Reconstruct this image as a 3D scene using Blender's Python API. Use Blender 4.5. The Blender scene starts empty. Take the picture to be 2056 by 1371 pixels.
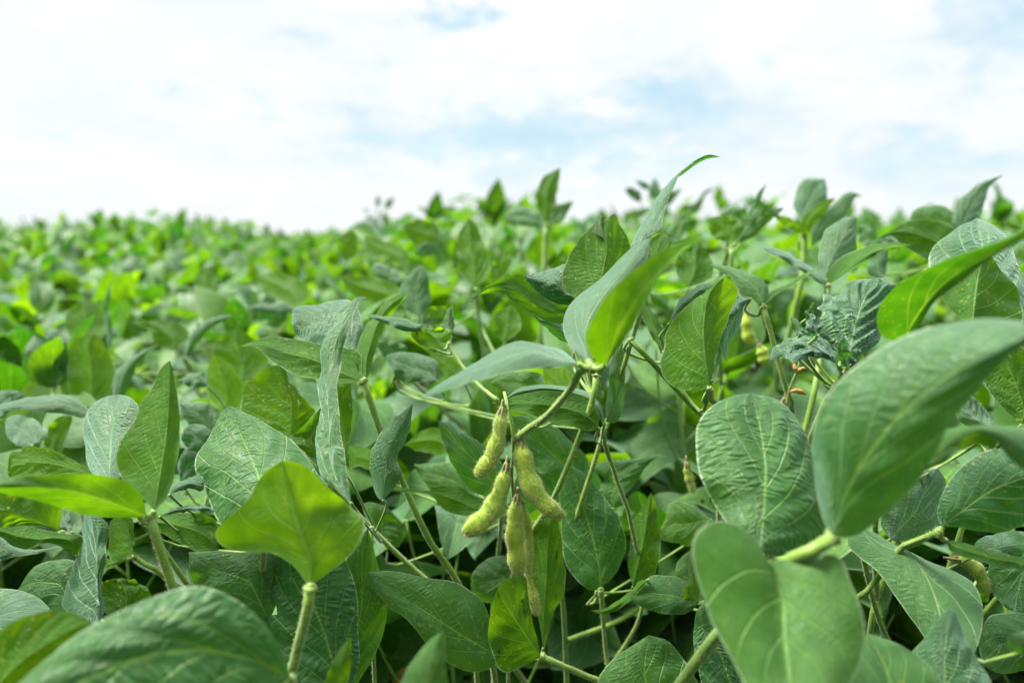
import bpy, math, random
import numpy as np
from mathutils import Vector, Matrix

R = math.radians
rng = np.random.default_rng(7)
random.seed(7)
scene = bpy.context.scene

# ---------------------------------------------------------------- camera
CAM = np.array([0.0, 0.0, 0.86])
PITCH = R(8.4)
FPX = 1371.0                         # focal length in photo pixels (24 mm on 36 mm, 2056 px wide)
cam_data = bpy.data.cameras.new('camera')
cam = bpy.data.objects.new('camera', cam_data)
scene.collection.objects.link(cam)
cam.location = CAM
cam.rotation_euler = (R(90) - PITCH, 0, 0)
cam_data.lens = 24.0
cam_data.sensor_width = 36.0
cam_data.clip_start = 0.02
cam_data.clip_end = 3000
cam_data.dof.use_dof = True
cam_data.dof.focus_distance = 0.43
cam_data.dof.aperture_fstop = 4.0
scene.camera = cam

# ---------------------------------------------------------------- sun, sky, exposure
SUN_EL, SUN_AZ = 58.0, -80.0          # degrees; azimuth measured from +Y (into the picture) towards +X
sun_data = bpy.data.lights.new('sun', 'SUN')
sun_data.energy = 5.0
sun_data.angle = R(17)
sun_data.color = (1.0, 0.95, 0.86)
sun = bpy.data.objects.new('sun', sun_data)
scene.collection.objects.link(sun)
_sd = Vector((math.sin(R(SUN_AZ)) * math.cos(R(SUN_EL)), math.cos(R(SUN_AZ)) * math.cos(R(SUN_EL)), math.sin(R(SUN_EL))))
sun.rotation_euler = _sd.to_track_quat('Z', 'Y').to_euler()

scene.view_settings.view_transform = 'Standard'
scene.view_settings.look = 'None'
scene.view_settings.gamma = 1.0
scene.view_settings.exposure = 1.36

world = bpy.data.worlds.new('World')
scene.world = world
world.use_nodes = True
wt = world.node_tree
wt.nodes.clear()


class NT:
    """small helper to write node trees"""
    def __init__(self, tree):
        self.t = tree

    def n(self, typ, **kw):
        nd = self.t.nodes.new(typ)
        for k, v in kw.items():
            setattr(nd, k, v)
        return nd

    def link(self, a, b):
        self.t.links.new(a, b)

    def val(self, sock, v):
        if isinstance(v, bpy.types.NodeSocket):
            self.link(v, sock)
        elif v is not None:
            sock.default_value = v

    def m(self, op, a, b=None, c=None, clamp=False):
        nd = self.n('ShaderNodeMath', operation=op, use_clamp=clamp)
        self.val(nd.inputs[0], a)
        if b is not None:
            self.val(nd.inputs[1], b)
        if c is not None:
            self.val(nd.inputs[2], c)
        return nd.outputs[0]

    def ramp(self, v, lo, hi, a=0.0, b=1.0):
        nd = self.n('ShaderNodeMapRange', interpolation_type='SMOOTHSTEP')
        self.val(nd.inputs[0], v)
        nd.inputs[1].default_value = lo
        nd.inputs[2].default_value = hi
        nd.inputs[3].default_value = a
        nd.inputs[4].default_value = b
        return nd.outputs[0]

    def mix(self, f, a, b, typ='MIX'):
        nd = self.n('ShaderNodeMix', data_type='RGBA', blend_type=typ)
        self.val(nd.inputs[0], f)
        for s, v in ((nd.inputs[6], a), (nd.inputs[7], b)):
            if isinstance(v, tuple):
                v = v + (1.0,) if len(v) == 3 else v
            self.val(s, v)
        return nd.outputs[2]

    def noise(self, vec, scale, detail=3.0, rough=0.5, dist=0.0):
        nd = self.n('ShaderNodeTexNoise')
        if vec is not None:
            self.link(vec, nd.inputs['Vector'])
        nd.inputs['Scale'].default_value = scale
        nd.inputs['Detail'].default_value = detail
        nd.inputs['Roughness'].default_value = rough
        nd.inputs['Distortion'].default_value = dist
        return nd.outputs[0]

    def xyz(self, x, y, z=0.0):
        nd = self.n('ShaderNodeCombineXYZ')
        self.val(nd.inputs[0], x)
        self.val(nd.inputs[1], y)
        self.val(nd.inputs[2], z)
        return nd.outputs[0]


def px_dir(px, py):
    """direction in the world of a photo pixel, as azimuth and elevation"""
    x, y = (px - 1028) / FPX, -(py - 685.5) / FPX
    c, s = math.cos(PITCH), math.sin(PITCH)
    d = np.array([x, c + y * s, -s + y * c])
    d /= np.linalg.norm(d)
    return math.atan2(d[0], d[1]), math.asin(d[2])


w = NT(wt)
sky = w.n('ShaderNodeTexSky', sky_type='NISHITA')
sky.sun_disc = False
sky.sun_elevation = R(SUN_EL)
sky.sun_rotation = R(SUN_AZ)
sky.air_density = 1.0
sky.dust_density = 0.6
tc = w.n('ShaderNodeTexCoord')
sep = w.n('ShaderNodeSeparateXYZ')
w.link(tc.outputs['Generated'], sep.inputs[0])
az = w.m('ARCTAN2', sep.outputs[0], sep.outputs[1])
el = w.m('ARCSINE', sep.outputs[2])
# cloud layer: thin, bright cloud with openings where blue shows
pv0 = w.xyz(az, w.m('MULTIPLY', el, 2.0), 0.3)
wz1 = w.m('SUBTRACT', w.noise(pv0, 9.0, 5.0, 0.6), 0.5)
wz2 = w.m('SUBTRACT', w.noise(w.xyz(w.m('MULTIPLY', el, 2.0), az, 4.7), 10.0, 5.0, 0.6), 0.5)
pv = w.xyz(az, w.m('MULTIPLY', el, 2.3), 0.3)
n1 = w.noise(pv, 3.2, 6.0, 0.56, 0.5)
n2 = w.noise(pv, 19.0, 6.0, 0.62, 0.6)
nn = w.m('ADD', w.m('MULTIPLY', n1, 0.5), w.m('MULTIPLY', n2, 0.5))
azw = w.m('MULTIPLY_ADD', wz1, 0.22, az)
elw = w.m('MULTIPLY_ADD', wz2, 0.10, el)
gaps = None
for (px, py, sx, sy, amp) in [(1000, 285, 330, 62, .85), (1330, 185, 120, 34, .8), (1840, 268, 90, 28, .8), (1990, 60, 170, 130, .8),
                              (700, 225, 80, 40, .5), (925, 38, 60, 20, .9), (590, 78, 40, 14, .45), (375, 170, 60, 16, .5),
                              (240, 172, 45, 12, .5), (1560, 130, 110, 70, .5), (1450, 250, 320, 120, .55), (1700, 340, 320, 70, .6),
                              (90, 250, 90, 40, .25), (1250, 340, 280, 55, .6), (720, 340, 200, 60, .45), (1750, 150, 260, 90, .4)]:
    a0, e0 = px_dir(px, py)
    a1, _ = px_dir(px + sx, py)
    _, e1 = px_dir(px, py - sy)
    da = w.m('DIVIDE', w.m('SUBTRACT', azw, a0), abs(a1 - a0))
    de = w.m('DIVIDE', w.m('SUBTRACT', elw, e0), abs(e1 - e0))
    r2 = w.m('ADD', w.m('MULTIPLY', da, da), w.m('MULTIPLY', de, de))
    g = w.m('MULTIPLY', w.m('EXPONENT', w.m('MULTIPLY', r2, -0.7)), amp)
    gaps = g if gaps is None else w.m('MAXIMUM', gaps, g)
# elsewhere (outside the photo) the same broken cloud from noise alone
side = w.ramp(w.m('ABSOLUTE', az), 0.65, 1.0)
gaps = w.m('ADD', gaps, w.m('MULTIPLY', side, 0.35))
blue = w.ramp(w.m('ADD', gaps, w.m('MULTIPLY', w.m('SUBTRACT', nn, 0.5), 2.6)), 0.10, 1.05)
hor = w.ramp(el, 0.0, 0.12, 0.35, 1.0)
blue = w.m('MULTIPLY', blue, hor)
skyb = w.n('ShaderNodeVectorMath', operation='SCALE')
w.link(sky.outputs[0], skyb.inputs[0])
skyb.inputs[3].default_value = 0.11
thin = w.mix(0.74, skyb.outputs[0], (0.68, 0.94, 1.06))      # veil of thin cloud over the blue
shade = w.noise(pv, 5.0, 4.0, 0.5, 0.2)
cloud = w.mix(w.ramp(shade, 0.35, 0.7), (0.92, 0.962, 0.995), (1.02, 1.04, 1.06))
col = w.mix(blue, cloud, thin)
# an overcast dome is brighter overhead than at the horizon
front = w.ramp(sep.outputs[1], -0.5, 0.6, 0.52, 1.0)     # dome dimmed behind the camera to cut the light from there
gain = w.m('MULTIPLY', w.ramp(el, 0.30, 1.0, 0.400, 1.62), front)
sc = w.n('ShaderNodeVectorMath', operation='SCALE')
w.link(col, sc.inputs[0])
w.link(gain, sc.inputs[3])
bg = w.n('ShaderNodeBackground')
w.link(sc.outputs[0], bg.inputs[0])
bg.inputs[1].default_value = 1.0
wo = w.n('ShaderNodeOutputWorld')
w.link(bg.outputs[0], wo.inputs[0])

# ---------------------------------------------------------------- materials


def new_mat(name):
    m = bpy.data.materials.new(name)
    m.use_nodes = True
    m.node_tree.nodes.clear()
    return m, NT(m.node_tree)


def leaf_material(name, detail=True):
    m, s = new_mat(name)
    out = s.n('ShaderNodeOutputMaterial')
    tint = s.n('ShaderNodeAttribute', attribute_name='tint').outputs['Fac']
    rnd = s.n('ShaderNodeObjectInfo').outputs['Random']
    geo = s.n('ShaderNodeNewGeometry')
    back = geo.outputs['Backfacing']
    uv = s.n('ShaderNodeUVMap', uv_map='leaf').outputs[0]
    sp = s.n('ShaderNodeSeparateXYZ')
    s.link(uv, sp.inputs[0])
    u = s.m('MULTIPLY_ADD', sp.outputs[0], 2.0, -1.0)
    v = sp.outputs[1]
    au = s.m('ABSOLUTE', u)
    pos = s.n('ShaderNodeTexCoord').outputs['Object']
    wn = s.noise(pos, 55.0, 2.0)
    wob = s.m('MULTIPLY', s.m('SUBTRACT', wn, 0.5), 0.09)
    bend = s.m('MULTIPLY', au, s.m('MULTIPLY_ADD', au, -0.20, 0.70))
    t = s.m('ADD', s.m('SUBTRACT', v, bend), s.m('MULTIPLY', wob, 0.35))
    fr = s.m('FRACT', s.m('MULTIPLY_ADD', t, 4.9, 0.06))
    dist = s.m('MINIMUM', fr, s.m('SUBTRACT', 1.0, fr))
    wv = s.m('MULTIPLY_ADD', au, -0.042, 0.070)
    vein = s.m('SUBTRACT', 1.0, s.m('DIVIDE', dist, wv), clamp=True)
    vein = s.m('MULTIPLY', vein, s.ramp(t, -0.16, -0.08))
    mid = s.m('SUBTRACT', 1.0, s.m('DIVIDE', au, s.m('MULTIPLY_ADD', v, -0.034, 0.056)), clamp=True)
    veins = s.m('MAXIMUM', vein, s.m('MULTIPLY', mid, 1.2), clamp=True)
    bc = {}
    big = s.noise(pos, 26.0, 2.0)
    # base colours, upper side and under side, cool to yellowish
    tt = s.m('ADD', tint, s.m('MULTIPLY', s.m('SUBTRACT', rnd, 0.5), 0.22))
    tt = s.m('ADD', tt, s.m('MULTIPLY', s.m('SUBTRACT', big, 0.5), 0.35), clamp=True)
    top = s.mix(tt, (0.021, 0.124, 0.027), (0.078, 0.205, 0.007))
    und = s.mix(tt, (0.020, 0.100, 0.010), (0.052, 0.155, 0.002))
    tra = s.mix(tt, (0.022, 0.160, 0.003), (0.33, 0.62, 0.001))
    base = s.mix(back, top, und)
    base = s.mix(s.m('MULTIPLY', veins, 0.75), base, (0.19, 0.38, 0.07))
    if detail:
        vq = s.m('ADD', s.m('MULTIPLY_ADD', au, 0.10, v), s.m('MULTIPLY', wob, 0.6))
        cv = s.xyz(s.m('ADD', s.m('MULTIPLY', u, 3.4), wob), s.m('MULTIPLY', vq, 30.0), s.m('MULTIPLY', rnd, 9.0))
        vo = s.n('ShaderNodeTexVoronoi', feature='DISTANCE_TO_EDGE')
        s.link(cv, vo.inputs['Vector'])
        vo.inputs['Scale'].default_value = 1.0
        cell = s.ramp(vo.outputs['Distance'], 0.0, 0.45)
        cell = s.m('MULTIPLY', cell, s.ramp(s.noise(pos, 38.0, 2.0), 0.30, 0.62, 0.25, 1.0))
        cv2 = s.xyz(s.m('MULTIPLY', u, 13.0), s.m('MULTIPLY', vq, 44.0), 0.0)
        vo2 = s.n('ShaderNodeTexVoronoi', feature='DISTANCE_TO_EDGE')
        s.link(cv2, vo2.inputs['Vector'])
        cell2 = s.ramp(vo2.outputs['Distance'], 0.0, 0.25)
        net = s.m('MULTIPLY', s.m('SUBTRACT', 1.0, cell2), 0.30)
        base = s.mix(net, base, s.mix(0.45, base, (0.24, 0.40, 0.12)))
        # specks of rust and small chlorotic points
        spot = s.n('ShaderNodeAttribute', attribute_name='spot').outputs['Fac']
        sn = s.noise(pos, 420.0, 1.0)
        sn2 = s.noise(pos, 60.0, 1.0)
        sm = s.ramp(s.m('ADD', sn, s.m('MULTIPLY', sn2, 0.25)), 0.78, 0.86)
        sm = s.m('MULTIPLY', sm, spot)
        base = s.mix(s.m('MULTIPLY', sm, 0.75), base, (0.30, 0.38, 0.04))
        tra = s.mix(s.m('MULTIPLY', sm, 0.6), tra, (0.55, 0.42, 0.02))
        br = s.ramp(s.noise(pos, 34.0, 3.0), 0.765, 0.785)
        br = s.m('MULTIPLY', br, spot)
        base = s.mix(s.m('MULTIPLY', br, 0.8), base, (0.17, 0.10, 0.035))
        tra = s.mix(s.m('MULTIPLY', br, 0.8), tra, (0.16, 0.06, 0.01))
    # pale downy margin; light caught by its hairs is painted into the colour
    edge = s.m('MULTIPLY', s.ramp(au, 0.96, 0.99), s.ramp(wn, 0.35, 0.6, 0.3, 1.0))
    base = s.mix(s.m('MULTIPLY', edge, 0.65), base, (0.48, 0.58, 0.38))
    tra = s.mix(s.m('MULTIPLY', veins, 0.55), tra, (0.36, 0.48, 0.04))
    # thickness of the blade varies: light comes through unevenly
    thick = s.noise(pos, 75.0, 4.0, 0.6)
    tra = s.mix(1.0, tra, s.mix(s.ramp(thick, 0.3, 0.7), (0.62, 0.70, 0.6), (1.12, 1.06, 1.0)), 'MULTIPLY')
    base = s.mix(1.0, base, s.mix(s.ramp(s.noise(pos, 130.0, 5.0, 0.65), 0.3, 0.7), (0.80, 0.84, 0.80), (1.14, 1.10, 1.16)), 'MULTIPLY')
    pr = s.n('ShaderNodeBsdfPrincipled')
    s.link(base, pr.inputs['Base Color'])
    s.link(s.ramp(thick, 0.3, 0.75, 0.33, 0.52), pr.inputs['Roughness'])
    s.link(s.m('MULTIPLY_ADD', back, -0.25, s.ramp(tint, 0.02, 0.24, 0.70, 0.45)), pr.inputs['Specular IOR Level'])
    s.link(s.m('MULTIPLY', s.ramp(tint, 0.02, 0.22, 1.0, 0.12), s.m('MULTIPLY_ADD', back, -0.75, 1.0)), pr.inputs['Sheen Weight'])
    pr.inputs['Sheen Roughness'].default_value = 0.38
    pr.inputs['Sheen Tint'].default_value = (0.70, 1.0, 0.92, 1)
    tl = s.n('ShaderNodeBsdfTranslucent')
    s.link(tra, tl.inputs['Color'])
    mx = s.n('ShaderNodeMixShader')
    mx.inputs[0].default_value = 0.44
    s.link(pr.outputs[0], mx.inputs[1])
    s.link(tl.outputs[0], mx.inputs[2])
    s.link(mx.outputs[0], out.inputs[0])
    if detail:
        q = s.n('ShaderNodeAttribute', attribute_name='quilt').outputs['Fac']
        h = s.m('MULTIPLY', cell, q)
        h = s.m('ADD', h, s.m('MULTIPLY', cell2, 0.16))
        h = s.m('SUBTRACT', h, s.m('MULTIPLY', veins, 0.9))
        h = s.m('ADD', h, s.m('MULTIPLY', s.noise(pos, 900.0, 2.0), 0.16))
        sg = s.m('MULTIPLY_ADD', back, -1.7, 1.0)
        bp = s.n('ShaderNodeBump')
        bp.inputs['Distance'].default_value = 0.00060
        bp.inputs['Strength'].default_value = 0.8
        s.link(s.m('MULTIPLY', h, 1.0), bp.inputs['Height'])
        s.link(bp.outputs[0], pr.inputs['Normal'])
    return m


def simple_mat(name, c1, c2, scale, rough=0.6, spec=0.3, trans=None, sheen=0.0, bump=0.0, sss=0.0):
    m, s = new_mat(name)
    out = s.n('ShaderNodeOutputMaterial')
    pos = s.n('ShaderNodeTexCoord').outputs['Object']
    nz = s.noise(pos, scale, 4.0)
    col = s.mix(s.ramp(nz, 0.3, 0.7), c1, c2)
    pr = s.n('ShaderNodeBsdfPrincipled')
    s.link(col, pr.inputs['Base Color'])
    pr.inputs['Roughness'].default_value = rough
    pr.inputs['Specular IOR Level'].default_value = spec
    pr.inputs['Sheen Weight'].default_value = sheen
    if sss:
        pr.inputs['Subsurface Weight'].default_value = sss
        pr.inputs['Subsurface Radius'].default_value = (0.004, 0.005, 0.001)
        pr.inputs['Subsurface Scale'].default_value = 1.0
    if bump:
        bp = s.n('ShaderNodeBump')
        bp.inputs['Distance'].default_value = bump
        s.link(nz, bp.inputs['Height'])
        s.link(bp.outputs[0], pr.inputs['Normal'])
    if trans:
        tl = s.n('ShaderNodeBsdfTranslucent')
        tl.inputs['Color'].default_value = trans + (1,)
        mx = s.n('ShaderNodeMixShader')
        mx.inputs[0].default_value = 0.4
        s.link(pr.outputs[0], mx.inputs[1])
        s.link(tl.outputs[0], mx.inputs[2])
        s.link(mx.outputs[0], out.inputs[0])
    else:
        s.link(pr.outputs[0], out.inputs[0])
    return m


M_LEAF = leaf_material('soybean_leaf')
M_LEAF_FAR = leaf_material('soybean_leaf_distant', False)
M_STEM = simple_mat('green_stem', (0.095, 0.20, 0.018), (0.18, 0.30, 0.035), 90, 0.5, 0.35, sheen=0.3)
M_HAIR = simple_mat('pale_hair', (0.46, 0.46, 0.22), (0.56, 0.54, 0.30), 60, 0.5, 0.4, trans=(0.7, 0.68, 0.45))
M_POD = simple_mat('pod_skin', (0.16, 0.27, 0.006), (0.30, 0.40, 0.018), 130, 0.55, 0.3, sheen=0.4, bump=0.0006, sss=0.3)
M_CALYX = simple_mat('withered_calyx', (0.13, 0.11, 0.05), (0.24, 0.22, 0.11), 300, 0.8, 0.1)
M_DRY = simple_mat('dry_brown_husk', (0.45, 0.24, 0.07), (0.62, 0.38, 0.15), 300, 0.7, 0.2)
M_SOIL = simple_mat('dark_soil', (0.012, 0.011, 0.006), (0.030, 0.025, 0.014), 18, 0.95, 0.1, bump=0.03)
M_LITTER = simple_mat('dead_leaf', (0.22, 0.11, 0.035), (0.40, 0.23, 0.08), 40, 0.8, 0.1, trans=(0.4, 0.2, 0.04))

# ---------------------------------------------------------------- geometry helpers
CP, SP = math.cos(PITCH), math.sin(PITCH)


def at(px, py, d):
    """photo pixel and distance along the optical axis -> world point"""
    x = (px - 1028) / FPX * d
    y = -(py - 685.5) / FPX * d
    return np.array([x, CP * d + y * SP, CAM[2] - SP * d + y * CP])


def project(P):
    P = np.asarray(P, float) - CAM
    d = P[..., 1] * CP - P[..., 2] * SP
    y = P[..., 1] * SP + P[..., 2] * CP
    dd = np.where(np.abs(d) < 1e-6, 1e-6, d)
    return 1028 + P[..., 0] / dd * FPX, 685.5 - y / dd * FPX, d


def crom(P, n, k=12):
    """resample a polyline as a smooth (Catmull-Rom) curve at n even arclength steps"""
    P = np.asarray(P, float)
    if len(P) == 2:
        t = np.linspace(0, 1, n)[:, None]
        return P[0] * (1 - t) + P[1] * t
    Q = np.vstack([2 * P[0] - P[1], P, 2 * P[-1] - P[-2]])
    out = []
    for i in range(1, len(Q) - 2):
        p0, p1, p2, p3 = Q[i - 1], Q[i], Q[i + 1], Q[i + 2]
        for t in np.linspace(0, 1, k, endpoint=False):
            out.append(0.5 * ((2 * p1) + (-p0 + p2) * t + (2 * p0 - 5 * p1 + 4 * p2 - p3) * t * t + (-p0 + 3 * p1 - 3 * p2 + p3) * t ** 3))
    out.append(P[-1])
    out = np.array(out)
    s = np.r_[0, np.cumsum(np.linalg.norm(np.diff(out[:, :2], axis=0), axis=1) + 1e-9)]
    q = np.linspace(0, s[-1], n)
    return np.stack([np.interp(q, s, out[:, c]) for c in range(out.shape[1])], 1)


def smooth_noise(n, k, amp):
    """n samples of a smooth random curve with about k knots"""
    kx = np.linspace(0, 1, k)
    ky = rng.normal(0, amp, k)
    x = np.linspace(0, 1, n)
    i = np.clip((x * (k - 1)).astype(int), 0, k - 2)
    f = x * (k - 1) - i
    f = f * f * (3 - 2 * f)
    return ky[i] * (1 - f) + ky[i + 1] * f


class Buf:
    """collects grids, tubes and hairs and makes ONE mesh of them"""
    def __init__(self):
        self.v, self.f, self.uv, self.tint, self.mi, self.spot, self.q, self.n = [], [], [], [], [], [], [], 0

    def add(self, V, F, UV=None, tint=0.3, mi=0, spot=0.0, q=1.0):
        V = np.asarray(V, float)
        F = np.asarray(F, int)
        self.v.append(V)
        self.f.append(F + self.n)
        self.uv.append(np.zeros((len(V), 2)) if UV is None else UV)
        self.tint.append(np.full(len(V), float(tint)))
        self.spot.append(np.full(len(V), float(spot)))
        self.q.append(np.full(len(V), float(q)))
        self.mi.append(np.full(len(F), mi))
        self.n += len(V)

    def mesh(self, name, mats, smooth=True):
        V = np.vstack(self.v)
        F = np.vstack([f if f.shape[1] == 4 else np.c_[f, np.full(len(f), -1)] for f in self.f])
        tri = F[:, 3] < 0
        cnt = np.where(tri, 3, 4)
        loops = F.reshape(-1)
        loops = loops[loops >= 0]
        me = bpy.data.meshes.new(name)
        me.vertices.add(len(V))
        me.vertices.foreach_set('co', V.astype(np.float32).ravel())
        me.loops.add(len(loops))
        me.loops.foreach_set('vertex_index', loops.astype(np.int32))
        me.polygons.add(len(F))
        st = np.r_[0, np.cumsum(cnt)[:-1]]
        me.polygons.foreach_set('loop_start', st.astype(np.int32))
        me.polygons.foreach_set('loop_total', cnt.astype(np.int32))
        me.polygons.foreach_set('material_index', np.concatenate(self.mi).astype(np.int32))
        me.polygons.foreach_set('use_smooth', np.full(len(F), smooth))
        me.update(calc_edges=True)
        uvl = me.uv_layers.new(name='leaf')
        UV = np.vstack(self.uv)
        uvl.data.foreach_set('uv', UV[loops].astype(np.float32).ravel())
        for nm, arr in (('tint', self.tint), ('spot', self.spot), ('quilt', self.q)):
            a = me.attributes.new(nm, 'FLOAT', 'POINT')
            a.data.foreach_set('value', np.concatenate(arr).astype(np.float32))
        for mt in mats:
            me.materials.append(mt)
        me.validate()
        return me


def grid_faces(nv, nu, flip=False, hole=None):
    """faces of a (nv+1)x(nu+1) grid; hole = (u, v, ru, rv) list in 0..1"""
    i, j = np.meshgrid(np.arange(nv), np.arange(nu), indexing='ij')
    a = (i * (nu + 1) + j).ravel()
    F = np.stack([a, a + 1, a + nu + 2, a + nu + 1], 1)
    if hole:
        uu, vv = ((j + .5) / nu).ravel(), ((i + .5) / nv).ravel()
        keep = np.ones(len(F), bool)
        for (hu, hv, ru, rv) in hole:
            keep &= ((uu - hu) / ru) ** 2 + ((vv - hv) / rv) ** 2 > 1
        F = F[keep]
    if flip:
        F = F[:, ::-1]
    return F


def tube(buf, P, rad, sides=7, mi=0, n=None, hairs=0, hlen=0.0016, hmi=1, tint=.3, flat=1.0):
    """tapered tube along P (world points); optional standing hairs"""
    P = np.asarray(P, float)
    n = n or max(6, len(P) * 4)
    rad = np.interp(np.linspace(0, 1, n), np.linspace(0, 1, len(np.atleast_1d(rad))), np.atleast_1d(rad)) if np.ndim(rad) else np.full(n, rad)
    C = crom3(P, n)
    T = np.gradient(C, axis=0)
    T /= np.linalg.norm(T, axis=1)[:, None] + 1e-12
    up = np.array([0.13, 0.31, 0.94]) if abs(T[0][2]) < .8 else np.array([0.95, 0.2, 0.1])
    A = np.cross(T, up)
    A /= np.linalg.norm(A, axis=1)[:, None] + 1e-12
    B = np.cross(T, A)
    th = np.linspace(0, 2 * np.pi, sides, endpoint=False)
    V = C[:, None] + rad[:, None, None] * (np.cos(th)[None, :, None] * A[:, None] + flat * np.sin(th)[None, :, None] * B[:, None])
    V = V.reshape(-1, 3)
    i, j = np.meshgrid(np.arange(n - 1), np.arange(sides), indexing='ij')
    a = (i * sides + j).ravel()
    b = (i * sides + (j + 1) % sides).ravel()
    F = np.stack([a, b, b + sides, a + sides], 1)
    k = len(V)
    V = np.vstack([V, C[0], C[-1]])
    jj = np.arange(sides)
    buf.add(V, F, tint=tint, mi=mi)
    caps = np.vstack([np.stack([(jj + 1) % sides, jj, np.full(sides, k)], 1),
                      np.stack([(n - 1) * sides + jj, (n - 1) * sides + (jj + 1) % sides, np.full(sides, k + 1)], 1)])
    buf.f.append(caps + (buf.n - len(V)))
    buf.mi.append(np.full(len(caps), mi))
    if hairs:
        ii = rng.uniform(0, n - 1.001, hairs)
        i0 = ii.astype(int)
        fr = (ii - i0)[:, None]
        ph = rng.uniform(0, 2 * np.pi, hairs)[:, None]
        c = C[i0] * (1 - fr) + C[i0 + 1] * fr
        r = (rad[i0] * (1 - fr[:, 0]) + rad[i0 + 1] * fr[:, 0])[:, None]
        nrm = np.cos(ph) * A[i0] + flat * np.sin(ph) * B[i0]
        add_hairs(buf, c + nrm * r * .97, nrm / np.linalg.norm(nrm, axis=1)[:, None], T[i0], hlen, hmi)
    return C


def add_hairs(buf, base, nrm, tang, hlen, mi):
    n = len(base)
    d = nrm + tang * rng.uniform(.1, .75, (n, 1)) + rng.normal(0, .22, (n, 3))
    d /= np.linalg.norm(d, axis=1)[:, None]
    L = hlen * rng.uniform(.5, 1.15, (n, 1))
    s1 = np.cross(d, rng.normal(0, 1, (n, 3)))
    s1 /= np.linalg.norm(s1, axis=1)[:, None]
    s2 = np.cross(d, s1)
    r = 0.00011
    bend = rng.normal(0, .18, (n, 3)) * L
    mid = base + d * L * .55 + bend * .3
    V = np.stack([base + s1 * r, base - s1 * r * .5 + s2 * r * .87, base - s1 * r * .5 - s2 * r * .87,
                  mid + s1 * r * .6, mid - s1 * r * .3 + s2 * r * .5, mid - s1 * r * .3 - s2 * r * .5, base + d * L + bend], 1).reshape(-1, 3)
    o = (np.arange(n) * 7)[:, None]
    Q = np.vstack([o + np.array([[0, 1, 4, 3]]), o + np.array([[1, 2, 5, 4]]), o + np.array([[2, 0, 3, 5]])])
    buf.add(V, Q, mi=mi)
    Tn = np.vstack([o + np.array([[3, 4, 6]]), o + np.array([[4, 5, 6]]), o + np.array([[5, 3, 6]])])
    buf.f.append(Tn + (buf.n - len(V)))
    buf.mi.append(np.full(len(Tn), mi))


def crom3(P, n):
    P = np.asarray(P, float)
    if len(P) == 2:
        t = np.linspace(0, 1, n)[:, None]
        return P[0] * (1 - t) + P[1] * t
    Q = np.vstack([2 * P[0] - P[1], P, 2 * P[-1] - P[-2]])
    out = []
    for i in range(1, len(Q) - 2):
        p0, p1, p2, p3 = Q[i - 1:i + 3]
        for t in np.linspace(0, 1, 10, endpoint=False):
            out.append(0.5 * ((2 * p1) + (-p0 + p2) * t + (2 * p0 - 5 * p1 + 4 * p2 - p3) * t * t + (-p0 + 3 * p1 - 3 * p2 + p3) * t ** 3))
    out.append(P[-1])
    out = np.array(out)
    s = np.r_[0, np.cumsum(np.linalg.norm(np.diff(out, axis=0), axis=1) + 1e-12)]
    q = np.linspace(0, s[-1], n)
    return np.stack([np.interp(q, s, out[:, c]) for c in range(3)], 1)


COL = scene.collection


def link(name, data, parent=None, loc=None):
    o = bpy.data.objects.new(name, data)
    COL.objects.link(o)
    if parent is not None:
        o.parent = parent
    if loc is not None:
        o.location = loc
    return o


def tag(o, label=None, cat=None, group=None, kind=None):
    if label:
        o['label'] = label
    if cat:
        o['category'] = cat
    if group:
        o['group'] = group
    if kind:
        o['kind'] = kind
    return o

# ---------------------------------------------------------------- ground
gb = Buf()
G = np.r_[-700, -200, -60, np.linspace(-20, 20, 60), 60, 200, 700]
gx, gy = np.meshgrid(G, G + 5, indexing='xy')
gz = 0.02 * np.sin(gx * 2.1) * np.cos(gy * 1.7) + rng.normal(0, .008, gx.shape)
gz = np.where((abs(gx) > 20) | (abs(gy - 5) > 20), 0, gz)
gb.add(np.stack([gx.ravel(), gy.ravel(), gz.ravel()], 1), grid_faces(len(G) - 1, len(G) - 1))
ground = link('ground', gb.mesh('ground', [M_SOIL]))
tag(ground, 'dark soil under the soybean rows', None, kind='structure')


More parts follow.
